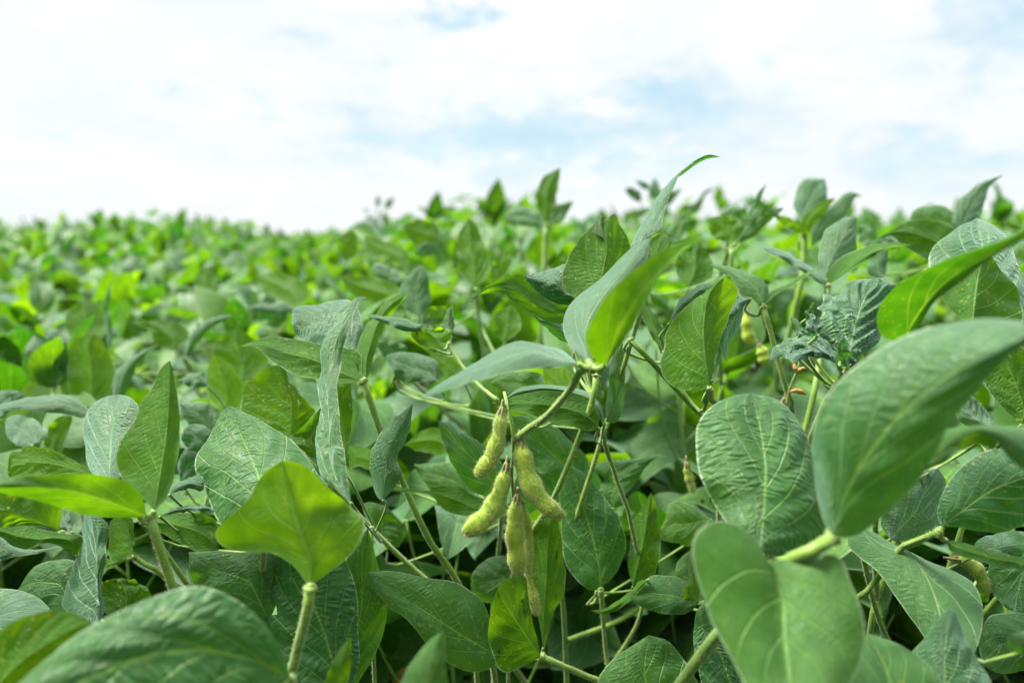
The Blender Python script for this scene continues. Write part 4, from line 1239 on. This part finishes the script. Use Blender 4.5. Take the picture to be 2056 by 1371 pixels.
plant('soybean_plant', 'soybean plant at left with an upright veined leaf and a long sideways leaf', [
    cl(('Z', 302, 1038, .36), [
        L('A', (1212, 1270), (1338, 90), [(1112, 1170), (965, 1040), (913, 900), (940, 740), (1060, 560), (1110, 430), (1200, 300), (1262, 160)], [(1290, 1200), (1350, 1080), (1390, 900), (1417, 700), (1415, 560), (1400, 420), (1382, 300), (1357, 170)], (.36, .39),
          M=[(1240, 1100), (1275, 900), (1305, 700), (1322, 500), (1332, 300)], u=1, t=.42, e=(.3, .3), q=.7, s=.2),
        L('A', (1150, 1312), (-200, 1090), [(1050, 1332), (850, 1322), (650, 1292), (450, 1242), (200, 1172), (0, 1132)], [(1130, 1200), (1080, 1110), (950, 1032), (750, 990), (500, 983), (250, 1000), (0, 1048), (-100, 1070)], (.36, .31),
          M=[(950, 1242), (750, 1172), (500, 1112), (250, 1082), (50, 1070)], u=1, t=.42, e=(.5, .3), q=.5, s=.3),
    ], pet=[('Z', 308, 1062, .36), ('Z', 319, 1096, .362), ('Z', 344, 1172, .368), ('Z', 362, 1240, .375)], r=.0021, hairs=1.4),
    cl(('B', 470, 190, .43), [
        L('B', (462, 182), (-160, 0), [(350, 150), (150, 140), (0, 155)], [(480, 50), (470, -60), (250, -140), (0, -160)], (.43, .41), M=[(250, 90), (60, 20)], u=1, t=.6, e=(-.3, .5), s=.8),
        L('B', (600, 372), (-120, 150), [(500, 312), (355, 268), (230, 322), (100, 298), (0, 220)], [(642, 290), (632, 212), (480, 197), (250, 150), (0, 150)], (.42, .40), u=1, t=.45, e=(-.2, .6), s=.5),
        L('B', (495, 300), (-150, 380), [(300, 352), (100, 385), (0, 402)], [(230, 325), (60, 250), (0, 225), (-80, 260)], (.44, .43), t=.05, e=(-.2, .7)),
        L('B', (560, 190), (470, -40), [(470, 150), (450, 50)], [(560, 150), (530, 40)], (.45, .46), t=.05),
    ]),
    cl(('B', 1052, 382, .445), [
        L('B', (1050, 378), (965, 55), [(980, 392), (872, 422), (862, 300), (866, 130), (900, 70)], [(1062, 342), (1052, 200), (1040, 80)], (.44, .45), M=[(1030, 260), (985, 120)], u=1, t=.6, e=(.3, .3)),
        L('B', (1010, 392), (500, 560), [(900, 460), (700, 520)], [(860, 410), (700, 450)], (.45, .45), u=1, t=.4),
    ], pet=[('B', 1170, 460, .445), ('B', 1290, 540, .45)], r=.0014),
    cl(('B', 780, 960, .42), [
        L('B', (760, 940), (690, 45), [(620, 860), (500, 782), (500, 700), (530, 580), (600, 400), (640, 230), (636, 160), (665, 70)], [(815, 822), (796, 640), (800, 560), (832, 400), (832, 300), (862, 200), (852, 130), (790, 65), (740, 45)], (.40, .42),
          M=[(785, 800), (780, 600), (762, 450), (742, 250), (712, 150)], t=.06, e=(.8, .3), q=1.5, s=.2, nv=36),
        L('B', (1000, 880), (960, 545), [(830, 830), (800, 700), (812, 590), (870, 555)], [(1150, 760), (1190, 690), (1150, 620), (1090, 592), (1062, 562), (1030, 570)], (.42, .43), u=1, t=.42, e=(.3, .3), s=1.2),
        L('B', (560, 800), (140, 640), [(450, 830), (300, 760), (190, 690)], [(600, 600), (580, 408), (450, 405), (340, 425), (240, 490)], (.45, .46), t=.22, e=(-.3, .8), q=1.2),
        L('Z', (-80, 1260), (100, 1222), [(-30, 1190), (0, 1180), (40, 1185), (78, 1200)], [(-20, 1300), (40, 1270), (85, 1245)], (.42, .40), t=.0, e=(.8, -.3), q=.8),
    ]),
], stem=[('Z', 300, 1320, .46), ('Z', 290, 1450, .48)])

# ============ lower middle
plant('soybean_plant', 'soybean plant below the pods with a long pointed dark leaf and a folded leaf', [
    cl(('F', 1515, 1165, .425), [
        L('F', (1180, 1160), (140, 505), [(1150, 1240), (1020, 1286), (880, 1262), (720, 1182), (600, 1050), (480, 900), (330, 782), (215, 660), (160, 570)], [(1130, 960), (1050, 722), (960, 652), (850, 590), (650, 560), (450, 515), (300, 493), (200, 500)], (.43, .42),
          M=[(950, 1032), (800, 940), (650, 842), (400, 680)], u=0, t=.26, e=(-.4, .9), q=.8, s=.6),
        L('F', (1510, 1172), (1172, 640), [(1400, 1222), (1262, 1292), (1172, 1252), (1105, 1050), (1102, 900), (1135, 742)], [(1502, 1080), (1452, 900), (1412, 680), (1386, 545), (1270, 545), (1202, 582)], (.42, .405),
          M=[(1450, 1080), (1370, 962), (1280, 830), (1200, 700)], u=1, t=.46, e=(.2, .5), q=.5, s=.9),
        L('F', (1530, 1100), (1610, -30), [(1510, 950), (1470, 750), (1440, 500), (1430, 300), (1460, 120)], [(1575, 920), (1622, 800), (1690, 692), (1704, 560), (1690, 400), (1668, 200), (1642, 80)], (.445, .455), M=[(1535, 850), (1552, 600), (1565, 300)], u=1, t=.36, e=(.5, .5), s=.8),
    ], pet=[('F', 1680, 1240, .43), ('F', 1850, 1312, .44), ('Z', 1250, 1395, .45)], r=.0017, hairs=1.5),
    cl(('M', 612, 1110, .50), [
        L('M', (610, 1092), (368, 128), [(540, 1120), (400, 1012), (322, 850), (300, 600), (286, 350), (315, 200)], [(705, 1020), (792, 850), (802, 660), (722, 490), (600, 330), (480, 200)], (.50, .51), M=[(592, 900), (532, 650), (442, 350)], t=.16, e=(.5, .5), q=1.0),
        L('M', (862, 1090), (1010, 345), [(830, 950), (835, 800), (862, 600), (922, 480)], [(1020, 1010), (1062, 900), (1082, 820), (1072, 650), (1050, 450)], (.50, .51), M=[(905, 900), (950, 700), (985, 500)], u=1, t=.34, e=(.4, .4), s=.9),
        L('M', (715, 470), (1150, 68), [(600, 352), (642, 240), (528, 150), (700, 100), (900, 75), (1040, 52)], [(790, 442), (800, 370), (880, 280), (970, 150), (1060, 70)], (.52, .53), t=.2, e=(.4, -.2)),
        L('M', (1480, 560), (1080, 640), [(1320, 768), (1200, 740), (1092, 720)], [(1380, 480), (1250, 420), (1150, 440), (1120, 560)], (.50, .50), t=.35, e=(0, .5)),
    ]),
    cl(('Z', 1360, 1480, .40), [
        L('Z', (1360, 1470), (1302, 1275), [(1230, 1440), (1199, 1371), (1235, 1320), (1270, 1295)], [(1430, 1420), (1400, 1365), (1375, 1325), (1340, 1286)], (.39, .40), t=.2, e=(.3, .5), q=.8),
        L('Z', (1490, 1440), (1428, 1190), [(1430, 1420), (1400, 1340), (1394, 1250), (1408, 1212)], [(1525, 1371), (1490, 1290), (1460, 1225)], (.38, .39), t=.05, e=(.4, .4), q=2.2),
    ]),
], stem=[('Z', 1240, 1440, .50)])

plant('soybean_plant', 'shaded soybean plant behind the pods with blue-green leaves and a thin sharp-tipped one', [
    cl(('E', 1210, 720, .50), [
        L('E', (1210, 700), (704, 98), [(1000, 665), (900, 570), (800, 400), (738, 250)], [(1260, 560), (1180, 400), (1050, 280), (900, 180), (790, 108)], (.50, .48), M=[(1060, 480), (900, 320), (790, 180)], t=.04, e=(-.2, .8), q=1.0, s=.3),
        L('E', (1000, 710), (510, 440), [(850, 702), (650, 642), (568, 550)], [(920, 480), (800, 424), (650, 428)], (.52, .53), t=.2, e=(0, .5)),
        L('E', (1260, 800), (212, 630), [(1150, 882), (1000, 862), (850, 832), (740, 782), (680, 712), (600, 670), (450, 660), (320, 645)], [(1200, 780), (1090, 722), (1000, 690), (905, 632), (820, 620), (650, 650), (500, 632), (380, 614), (290, 626)], (.48, .455),
          M=[(1050, 800), (850, 720), (650, 660), (400, 640)], u=1, t=.46, e=(-.2, .5)),
        L('E', (830, 350), (438, 290), [(700, 365), (550, 330)], [(760, 170), (640, 148), (520, 210)], (.55, .56), u=1, t=.66, e=(0, .3)),
        L('E', (300, 420), (0, 290), [(200, 480), (100, 460), (0, 450)], [(180, 330), (80, 290)], (.53, .55), u=1, t=.7),
        L('E', (1400, 1150), (960, 1330), [(1250, 1500), (1000, 1500)], [(1250, 1150), (1100, 1180), (1000, 1260)], (.53, .52), t=.12, e=(0, .5)),
        L('E', (300, 1100), (460, 950), [(150, 900), (130, 740), (300, 780)], [(400, 1080)], (.53, .54), t=.2),
        L('E', (1900, 700), (1280, 60), [(1500, 500), (1350, 300)], [(1880, 400), (1600, 130), (1400, 60)], (.56, .56), t=.15),
    ]),
], stem=[('Z', 990, 1200, .56)])

# ============ second row, left
plant('soybean_plant', 'soybean plant with an oval bright upright leaf above a long pale horizontal leaf', [
    cl(('Q', 545, 1140, .70), [
        L('Q', (542, 1130), (528, 717), [(430, 1092), (385, 1000), (390, 900), (402, 780), (450, 730)], [(610, 1100), (652, 1000), (650, 900), (592, 770), (565, 730)], (.70, .71), u=1, t=.62, e=(.4, .4), s=.5),
        L('Q', (650, 1090), (912, 775), [(645, 1030), (660, 940), (750, 850), (840, 800)], [(700, 1080), (760, 960), (800, 880)], (.70, .71), t=.05, e=(.3, .3)),
        L('A', (705, 490), (-120, 480), [(650, 542), (500, 515), (330, 500), (150, 480), (0, 492)], [(645, 430), (540, 368), (400, 365), (200, 388), (0, 440)], (.56, .55), t=.02, e=(-.3, .8)),
        L('A', (420, 880), (540, 520), [(340, 760), (420, 560)], [(480, 800), (570, 560)], (.60, .61), u=1, t=.5),
        L('A', (0, 560), (180, 350), [(-60, 420), (0, 340), (90, 325)], [(120, 450), (180, 390)], (.6, .61), t=0),
        L('A', (250, 760), (40, 600), [(150, 760), (60, 700)], [(370, 690), (300, 580), (160, 520), (60, 540)], (.58, .6), t=.02, e=(0, .5)),
    ]),
    cl(('Q', 1290, 1190, .66), [
        L('Q', (1285, 1180), (1240, 838), [(1215, 1110), (1183, 980), (1200, 880)], [(1370, 1130), (1402, 1050), (1350, 930), (1290, 858)], (.66, .67), u=1, t=.95, e=(.3, .3), s=.6),
        L('A', (1692, 660), (1412, 430), [(1560, 640), (1440, 540)], [(1700, 560), (1640, 432), (1500, 418)], (.58, .58), t=.02, e=(0, .5)),
        L('A', (1640, 300), (1385, 255), [(1500, 300)], [(1610, 190), (1500, 200)], (.62, .62), t=.02, e=(0, .4)),
        L('A', (1620, 830), (1440, 640), [(1500, 800), (1430, 720)], [(1690, 700), (1600, 600), (1500, 590)], (.55, .55), t=.05, e=(0, .4)),
        L('A', (1420, 1060), (1640, 880), [(1400, 900), (1480, 780)], [(1500, 1020), (1620, 960)], (.55, .55), t=.03),
    ]),
], stem=[('Z', 300, 980, .72)])
plant('soybean_plant', 'blurred soybean plant in the third row on the left with broad upright yellow-green leaves', [
    cl(('Q', 540, 800, .9), [
        L('Q', (530, 790), (490, 510), [(405, 720), (370, 640), (415, 560)], [(605, 700), (592, 600), (545, 540)], (.88, .9), u=1, t=.6, e=(.3, .3)),
        L('Q', (620, 800), (690, 355), [(610, 720), (600, 560), (630, 430)], [(645, 740), (625, 560), (640, 430)], (.86, .87), t=.1, nu=4),
        L('Q', (1000, 815), (745, 640), [(905, 795), (850, 700)], [(1082, 710), (1000, 650), (880, 632)], (.86, .87), u=1, t=.5, e=(0, .4)),
        L('Q', (410, 780), (255, 695), [(340, 780), (265, 735)], [(390, 730), (320, 690)], (.85, .85), t=0, e=(0, .4)),
    ]),
    cl(('Q', 1060, 860, .8), [
        L('Q', (1052, 850), (1345, 608), [(1082, 740), (1150, 660), (1245, 618)], [(1120, 790), (1200, 702), (1280, 640)], (.8, .8), t=.03, e=(.3, .3)),
        L('Q', (1390, 1000), (1350, 690), [(1240, 900), (1228, 790), (1290, 710)], [(1535, 900), (1502, 800), (1425, 720)], (.76, .77), u=1, t=.62, e=(.3, .3)),
    ]),
    cl(('Q', 1700, 590, 1.0), [
        L('Q', (1705, 560), (1462, 378), [(1600, 535), (1492, 450)], [(1772, 505), (1742, 420), (1600, 362)], (.92, .95), u=1, t=.68, e=(0, .3)),
        L('Q', (1700, 590), (1400, 570), [(1600, 600), (1480, 580)], [(1640, 540), (1480, 545)], (.9, .9), t=0, e=(0, .4)),
        L('Q', (1170, 520), (1200, 320), [(1125, 470), (1120, 390)], [(1240, 490), (1235, 400)], (1.1, 1.12), u=1, t=.5),
    ]),
], stem=[('Z', 400, 800, .95)])

# ============ second row, middle
plant('soybean_plant', 'blurred soybean plant in the middle distance with one tall narrow leaf standing against the sky', [
    cl(('P', 1422, 440, .95), [
        L('P', (1420, 425), (1502, 105), [(1380, 370), (1362, 280), (1388, 180), (1442, 135)], [(1462, 370), (1482, 250), (1494, 150)], (.95, .96), u=1, t=.5, e=(.3, .3)),
        L('P', (1428, 440), (1578, 298), [(1450, 362), (1482, 320)], [(1502, 420), (1542, 360)], (.95, .96), t=.1),
        L('P', (1410, 450), (1170, 390), [(1330, 440), (1230, 430)], [(1350, 350), (1250, 330)], (.95, .96), t=.1, e=(0, .5)),
    ], pet=[('P', 1415, 520, .95), ('P', 1410, 640, .95), ('P', 1400, 760, .95)], r=.0035, hairs=0),
    cl(('P', 1010, 800, .75), [
        L('P', (1000, 790), (972, 400), [(932, 720), (906, 600), (920, 480)], [(1072, 740), (1096, 650), (1062, 540), (1012, 420)], (.72, .74), u=1, t=.72, e=(.3, .3), s=.8),
        L('P', (1180, 1110), (1212, 885), [(1116, 1040), (1132, 940)], [(1272, 1030), (1262, 940)], (.66, .67), u=1, t=.65),
        L('P', (1100, 760), (1180, 570), [(1100, 700), (1130, 620)], [(1180, 720), (1220, 640)], (.75, .76), u=1, t=.55),
        L('P', (690, 962), (692, 660), [(600, 900), (580, 800), (622, 730)], [(752, 880), (750, 780), (732, 700)], (.72, .73), t=.06, e=(.3, .3)),
        L('P', (740, 960), (850, 900), [(720, 920), (780, 900)], [(800, 960)], (.72, .73), u=1, t=.7),
    ]),
    cl(('P', 620, 700, .92), [
        L('P', (622, 692), (378, 500), [(502, 640), (400, 590)], [(622, 600), (560, 550), (470, 518)], (.9, .92), u=1, t=.6, e=(0, .3)),
        L('P', (272, 642), (302, 460), [(218, 580), (232, 500)], [(332, 600), (336, 500)], (1.0, 1.0), u=1, t=.5),
        L('P', (600, 900), (232, 720), [(450, 892), (300, 830)], [(562, 780), (450, 740), (330, 722)], (.76, .77), u=1, t=.72, e=(0, .3)),
        L('P', (600, 760), (410, 680), [(520, 770), (440, 720)], [(560, 690), (460, 650)], (.85, .86), t=.02, e=(0, .4)),
        L('P', (800, 520), (600, 440), [(700, 560), (620, 500)], [(790, 430), (700, 405), (640, 415)], (1.0, 1.0), u=1, t=.5, e=(0, .3)),
        L('P', (700, 620), (740, 530), [(670, 600), (690, 550)], [(780, 600), (780, 550)], (.9, .9), t=0),
    ]),
    cl(('P', 560, 1240, .60), [
        L('P', (800, 1330), (500, 1180), [(600, 1330), (520, 1250)], [(790, 1220), (680, 1170), (590, 1160)], (.56, .57), t=.06, e=(0, .5)),
        L('P', (950, 1330), (750, 1160), [(830, 1300), (760, 1220)], [(930, 1250), (850, 1180)], (.56, .57), u=1, t=.6),
        L('P', (600, 1180), (450, 1100), [(500, 1190), (450, 1140)], [(620, 1130), (540, 1100)], (.6, .6), t=.06),
        L('G', (1340, 1371), (1060, 1140), [(1100, 1360), (1060, 1240)], [(1340, 1250), (1250, 1140), (1150, 1130)], (.52, .53), u=1, t=.9, s=1.2),
        L('G', (1050, 1350), (640, 1250), [(900, 1371), (750, 1320)], [(1050, 1180), (850, 1160), (700, 1210)], (.5, .5), t=.3, e=(0, .4)),
    ]),
], stem=[('Z', 1000, 900, .95)])

# ============ second row, right
plant('soybean_plant', 'soybean plant against the sky with an upright rounded grey leaf beside bright green ones', [
    cl(('J', 250, 555, .80), [
        L('J', (240, 540), (412, 112), [(210, 420), (162, 310), (190, 200), (232, 130), (310, 105)], [(300, 440), (400, 330), (430, 280), (425, 170)], (.80, .84), t=.05, e=(.3, .3), q=.5),
        L('J', (256, 560), (492, 263), [(215, 500), (248, 400), (330, 330), (420, 278)], [(335, 470), (420, 370), (472, 300)], (.79, .77), u=1, t=.55, e=(.3, -.1)),
        L('J', (242, 535), (5, 400), [(195, 525), (95, 465)], [(190, 452), (90, 398)], (.79, .77), u=1, t=.35),
        L('J', (300, 640), (708, 252), [(330, 430), (440, 350), (520, 262), (560, 228), (632, 213)], [(420, 560), (540, 420), (600, 350), (645, 262)], (.82, .84), t=.05, e=(.3, .3)),
    ], pet=[('J', 252, 660, .8), ('J', 240, 820, .8), ('J', 205, 1020, .8)], r=.0032, hairs=.4),
    cl(('S', 632, 510, .70), [
        L('S', (635, 495), (540, 372), [(562, 472), (525, 425)], [(702, 450), (662, 390), (600, 364)], (.7, .71), u=1, t=.5),
        L('S', (705, 440), (575, 355), [(640, 400)], [(712, 380), (650, 322)], (.71, .72), t=.2),
        L('S', (655, 490), (885, 325), [(700, 420), (720, 372), (742, 330), (810, 324)], [(720, 475), (800, 405)], (.70, .69), t=.2, e=(.3, 0)),
        L('S', (720, 370), (803, 205), [(722, 330), (760, 260)], [(740, 340), (780, 270)], (.72, .74), t=.15, nu=3),
        L('S', (430, 705), (475, 480), [(378, 640), (382, 540)], [(532, 660), (548, 600), (512, 520)], (.6, .62), u=1, t=.34, e=(.3, .3)),
        L('S', (390, 480), (440, 320), [(330, 440), (380, 370)], [(420, 430), (440, 370)], (.75, .76), t=.2),
        L('S', (310, 560), (330, 440), [(250, 520), (270, 450)], [(345, 520), (345, 470)], (.6, .6), u=1, t=.5),
    ], pet=[('S', 632, 600, .7)], r=.0022, hairs=0),
], stem=[('Z', 1560, 700, .82)])

plant('soybean_plant', 'soybean plant with a tall pointed grey leaf against the sky at the far right', [
    cl(('J', 1440, 560, .72), [
        L('J', (1462, 540), (1805, 82), [(1400, 440), (1440, 300), (1520, 218), (1620, 148), (1720, 103)], [(1600, 440), (1645, 350), (1672, 230), (1702, 160)], (.70, .72), t=.05, e=(.3, .3), s=1.0),
        L('J', (1470, 500), (1070, 440), [(1330, 560), (1150, 520)], [(1450, 420), (1382, 350), (1320, 320), (1200, 324), (1100, 360)], (.75, .76), t=.22, e=(0, .4)),
        L('J', (1370, 730), (812, 582), [(1240, 755), (1100, 682), (1000, 612), (920, 560)], [(1460, 560), (1402, 486), (1250, 436), (1080, 440), (920, 520)], (.62, .62), u=1, t=.33, e=(0, .4)),
        L('J', (1960, 510), (1690, 462), [(1850, 492)], [(1850, 448)], (.7, .7), u=1, t=.3),
        L('J', (790, 640), (690, 470), [(680, 620), (660, 520)], [(820, 560), (760, 480)], (.85, .86), t=.12),
        L('J', (870, 890), (895, 650), [(760, 860), (750, 760), (820, 690)], [(890, 830), (908, 720)], (.62, .63), t=.12, e=(.3, .3)),
        L('J', (1000, 640), (800, 600), [(930, 660)], [(970, 590), (880, 560)], (.7, .7), t=.05, e=(0, .3)),
    ]),
], stem=[('Z', 1840, 620, .8)])

# small tops that stick out above the skyline
plant('soybean_shoot', 'small dark leafy shoot standing out against the sky behind the tall curled leaf', [
    cl(('S', 265, 300, 1.35), [
        L('S', (210, 292), (128, 235), [(190, 295), (150, 270)], [(200, 250), (160, 228)], (1.35, 1.35), t=.1, nu=3, nv=10),
        L('S', (270, 290), (270, 180), [(245, 260), (255, 210)], [(300, 260), (288, 210)], (1.35, 1.36), t=.1, nu=3, nv=10),
        L('S', (280, 300), (360, 235), [(300, 250)], [(330, 290)], (1.35, 1.35), t=.15, nu=3, nv=10),
        L('S', (250, 240), (180, 195), [(215, 235)], [(230, 205)], (1.35, 1.35), t=.1, nu=3, nv=8),
        L('S', (300, 330), (400, 230), [(320, 270)], [(365, 290)], (1.35, 1.35), t=.1, nu=3, nv=10),
        L('S', (250, 330), (140, 350), [(200, 370)], [(200, 330)], (1.35, 1.35), t=.3, nu=3, nv=8),
        L('S', (420, 350), (570, 225), [(395, 315), (460, 305), (500, 250)], [(480, 345), (510, 270)], (1.35, 1.35), t=.1, nu=3, nv=12),
    ], hairs=0),
], stem=[('S', 262, 420, 1.36)], stem_r=.003)
plant('soybean_shoot', 'tiny blurred shoot rising above the skyline left of the middle', [
    cl(('P', 450, 350, 2.4), [
        L('P', (450, 345), (455, 262), [(440, 300)], [(468, 300)], (2.4, 2.4), t=.1, nu=3, nv=8),
        L('P', (455, 400), (370, 400), [(410, 412)], [(410, 385)], (2.4, 2.4), t=.4, nu=3, nv=8),
        L('P', (400, 345), (370, 355), [(385, 358)], [(385, 340)], (2.4, 2.4), t=.1, nu=3, nv=8),
        L('P', (490, 335), (550, 275), [(500, 300), (520, 285)], [(525, 335)], (2.4, 2.4), t=.1, nu=3, nv=8),
    ], hairs=0),
], stem=[('P', 452, 470, 2.42)], stem_r=.003)

# fallen yellow-brown leaf low among the stems
b = Buf()
V, F, UV = blade(.045, .015, 14, 6, droop=.6, fold=.3, wave=.004, r=random.Random(2))
Mx = frame([.7, .3, .25], [0, -.6, 1])
b.add(V @ Mx.T, F, UV)
dl = link('dead_leaf', b.mesh('dead_leaf', [M_LITTER]), loc=tuple(at(785, 1395, .62)))
tag(dl, 'dead orange-brown leaf caught low between the stems', 'leaf')

# ---------------------------------------------------------------- the field behind
GN = 'soybean plants close behind the front row'
for i, (X, Y, d, px, dist, vis) in enumerate(near_spots):
    if px < 690:
        lab, gr = 'leafy soybean plant in the low canopy close behind the front leaves on the left', GN + ' on the left'
    elif px < 1350:
        lab, gr = 'leafy green soybean plant in the taller canopy close behind the hanging pods', GN + ' in the middle'
    else:
        lab, gr = 'leafy green soybean plant close behind the large front leaves on the right', GN + ' on the right'
    near_plant(X, Y, 100 + i, 'soybean_plant', lab, gr)

# low plants between the rows, in the shade under the others
for i in range(36):
    X = -1.0 + 2.0 * (i % 9) / 8 + fr.uniform(-.08, .08)
    Y = (.57, .70, .86, 1.05)[i // 9] + fr.uniform(-.06, .06)
    near_plant(X, Y, 300 + i, 'soybean_plant', 'low shaded soybean plant under the canopy between the taller plants', 'low shaded soybean plants under the canopy', top=fr.uniform(.54, .70), nodes=19, upright=.4, big=1.22)

MID = [plant_mesh(500 + i, 7, 3, 12) for i in range(9)]
GM = 'soybean plants further back in the field'
n_mid = min(len(mid_spots), max(0, 290 - len(near_spots)))
for i, (X, Y, d, px, dist, vis) in enumerate(mid_spots[:n_mid]):
    o = link('soybean_plant', MID[i % 9], loc=(X, Y, 0))
    s = canopy_top(X, Y) / .8 * fr.uniform(.95, 1.05)
    o.scale = (s * .95, s * .95, s)
    o.rotation_euler = (0, 0, fr.uniform(0, 6.28))
    if px < 690:
        tag(o, 'small blurred soybean plant in the low field stretching away on the left', 'plant', GM + ' on the left')
    else:
        tag(o, 'small blurred soybean plant in the taller field stretching away on the right', 'plant', GM + ' on the right')

# unseen plants added beside and behind the camera to block low sky light
def shade_plant(x, y, seed, h):
    r = random.Random(seed)
    stem, leaves = plan_plant(r, h, 15)
    b = Buf()
    o0 = np.array([x, y, 0])
    tube(b, stem, [.004, .002], 5, n=9, mi=1)
    n = 0
    for pet, lf in leaves:
        ok = False
        for sp in lf:
            V = LEAF_MESH[sp[4]] * (sp[2] / .1) @ sp[1].T + sp[0] + o0
            px, py, d = project(V)
            if np.any((px > -60) & (px < 2116) & (py > 100) & (d > 0)) or np.any(np.linalg.norm(V - CAM, axis=1) < .12):
                continue
            put_leaf(b, sp, 7, 3)
            ok = True
            n += 1
        if ok:
            Pw = crom3(np.array(pet) + o0, 8)
            px, py, d = project(Pw)
            if not np.any((px > -60) & (px < 2116) & (d > 0)):
                tube(b, pet, .0014, 4, n=4, mi=1)
    qx, qy, qd = project(np.array(stem) + o0)
    if n and not np.any((qx > -30) & (qx < 2086) & (qy < 1400) & (qd > 0)):
        o = link('soybean_plant', b.mesh('soybean_plant', [M_LEAF, M_STEM]), loc=(x, y, 0))
        tag(o, 'unseen soybean plant added beside the open row to shade it', 'plant', 'unseen soybean plants shading the open row')


for i, (X, Y) in enumerate([(-.42, .10), (.42, .12), (-.62, .34), (.64, .36), (-.30, -.14), (.30, -.16), (0.0, -.26), (-.62, -.05), (.62, -.04), (-.15, -.42), (.17, -.44),
                            (-.45, -.36), (.46, -.38), (-.82, .62), (.86, .60), (-.85, .20), (.86, .18), (-.78, -.3), (.78, -.3), (-.3, -.7), (0.02, -.68), (.32, -.7), (-.62, -.66), (.62, -.68)]):
    shade_plant(X, Y, 700 + i, .93 + .08 * math.sin(i * 2.3))

# beside and behind the camera: the rest of the crop, seen only for the shade it gives
for i, (X, Y, d, px, dist, vis) in enumerate(side_spots):
    if dist < 1.0:
        continue
    o = link('soybean_plant', MID[i % 9], loc=(X, Y, 0))
    o.scale = (.9, .9, .78 / .8)
    o.rotation_euler = (0, 0, fr.uniform(0, 6.28))
    tag(o, 'unseen soybean plant added beside the open row to shade it', 'plant', 'unseen soybean plants shading the open row')
    ok = True
    V = np.empty(len(o.data.vertices) * 3, np.float32)
    o.data.vertices.foreach_get('co', V)
    V = V.reshape(-1, 3) * np.array(o.scale)
    c, s_ = math.cos(o.rotation_euler.z), math.sin(o.rotation_euler.z)
    W = np.stack([V[:, 0] * c - V[:, 1] * s_ + X, V[:, 0] * s_ + V[:, 1] * c + Y, V[:, 2]], 1)
    qx, qy, qd = project(W)
    if np.any((qx > -40) & (qx < 2096) & (qy > 300) & (qy < 1420) & (qd > 0.0)) or np.any(np.linalg.norm(W - CAM, axis=1) < .14):
        bpy.data.objects.remove(o)

# beyond the countable plants: the far crop as one mass
def far_mass():
    r = random.Random(5)
    tufts = []
    for k in range(7):
        b = Buf()
        st, lv = plan_plant(random.Random(900 + k), .8, 10)
        for pet, lf in lv[3:]:
            for sp in lf:
                put_leaf(b, sp, 3, 1)
        tufts.append((np.vstack(b.v), np.vstack(b.f), np.vstack(b.uv), np.concatenate(b.tint)))
    b = Buf()
    pts = [(s[0], s[1]) for s in mid_spots[n_mid:]]
    pts += [(s[0], s[1]) for s in spots if not s[5] and s[4] >= 1.6 and s[1] > -1.5]
    y = 20.0
    while y < 75:
        step = .34 * (1 + (y - 20) / 22)
        x = -y * 1.5
        while x < y * 1.5:
            pts.append((x + r.uniform(-.1, .1), y + r.uniform(-.15, .15) * step / .3))
            x += step
        y += step * 1.1
    for (x, y) in pts:
        px, py, d = project(np.array([x, y, .8]))
        V, F, UV, T = tufts[r.randrange(7)]
        a = r.uniform(0, 6.28)
        s = canopy_top(x, y) / .8 * r.uniform(.97, 1.03)
        hs = 1.0 if d < 20 else 1 + (d - 20) / 25
        W = np.stack([(V[:, 0] * math.cos(a) - V[:, 1] * math.sin(a)) * hs + x, (V[:, 0] * math.sin(a) + V[:, 1] * math.cos(a)) * hs + y, V[:, 2] * s], 1)
        b.v.append(W)
        b.f.append(F + b.n)
        b.uv.append(UV)
        b.tint.append(np.clip(T + r.gauss(0, .1), 0, 1))
        b.spot.append(np.zeros(len(W)))
        b.q.append(np.zeros(len(W)))
        b.mi.append(np.zeros(len(F), int))
        b.n += len(W)
    o = link('far_crop', b.mesh('far_crop', [M_LEAF_FAR]))
    tag(o, 'distant soybean crop reading as one green mass up to the skyline', 'crop', kind='stuff')


far_mass()
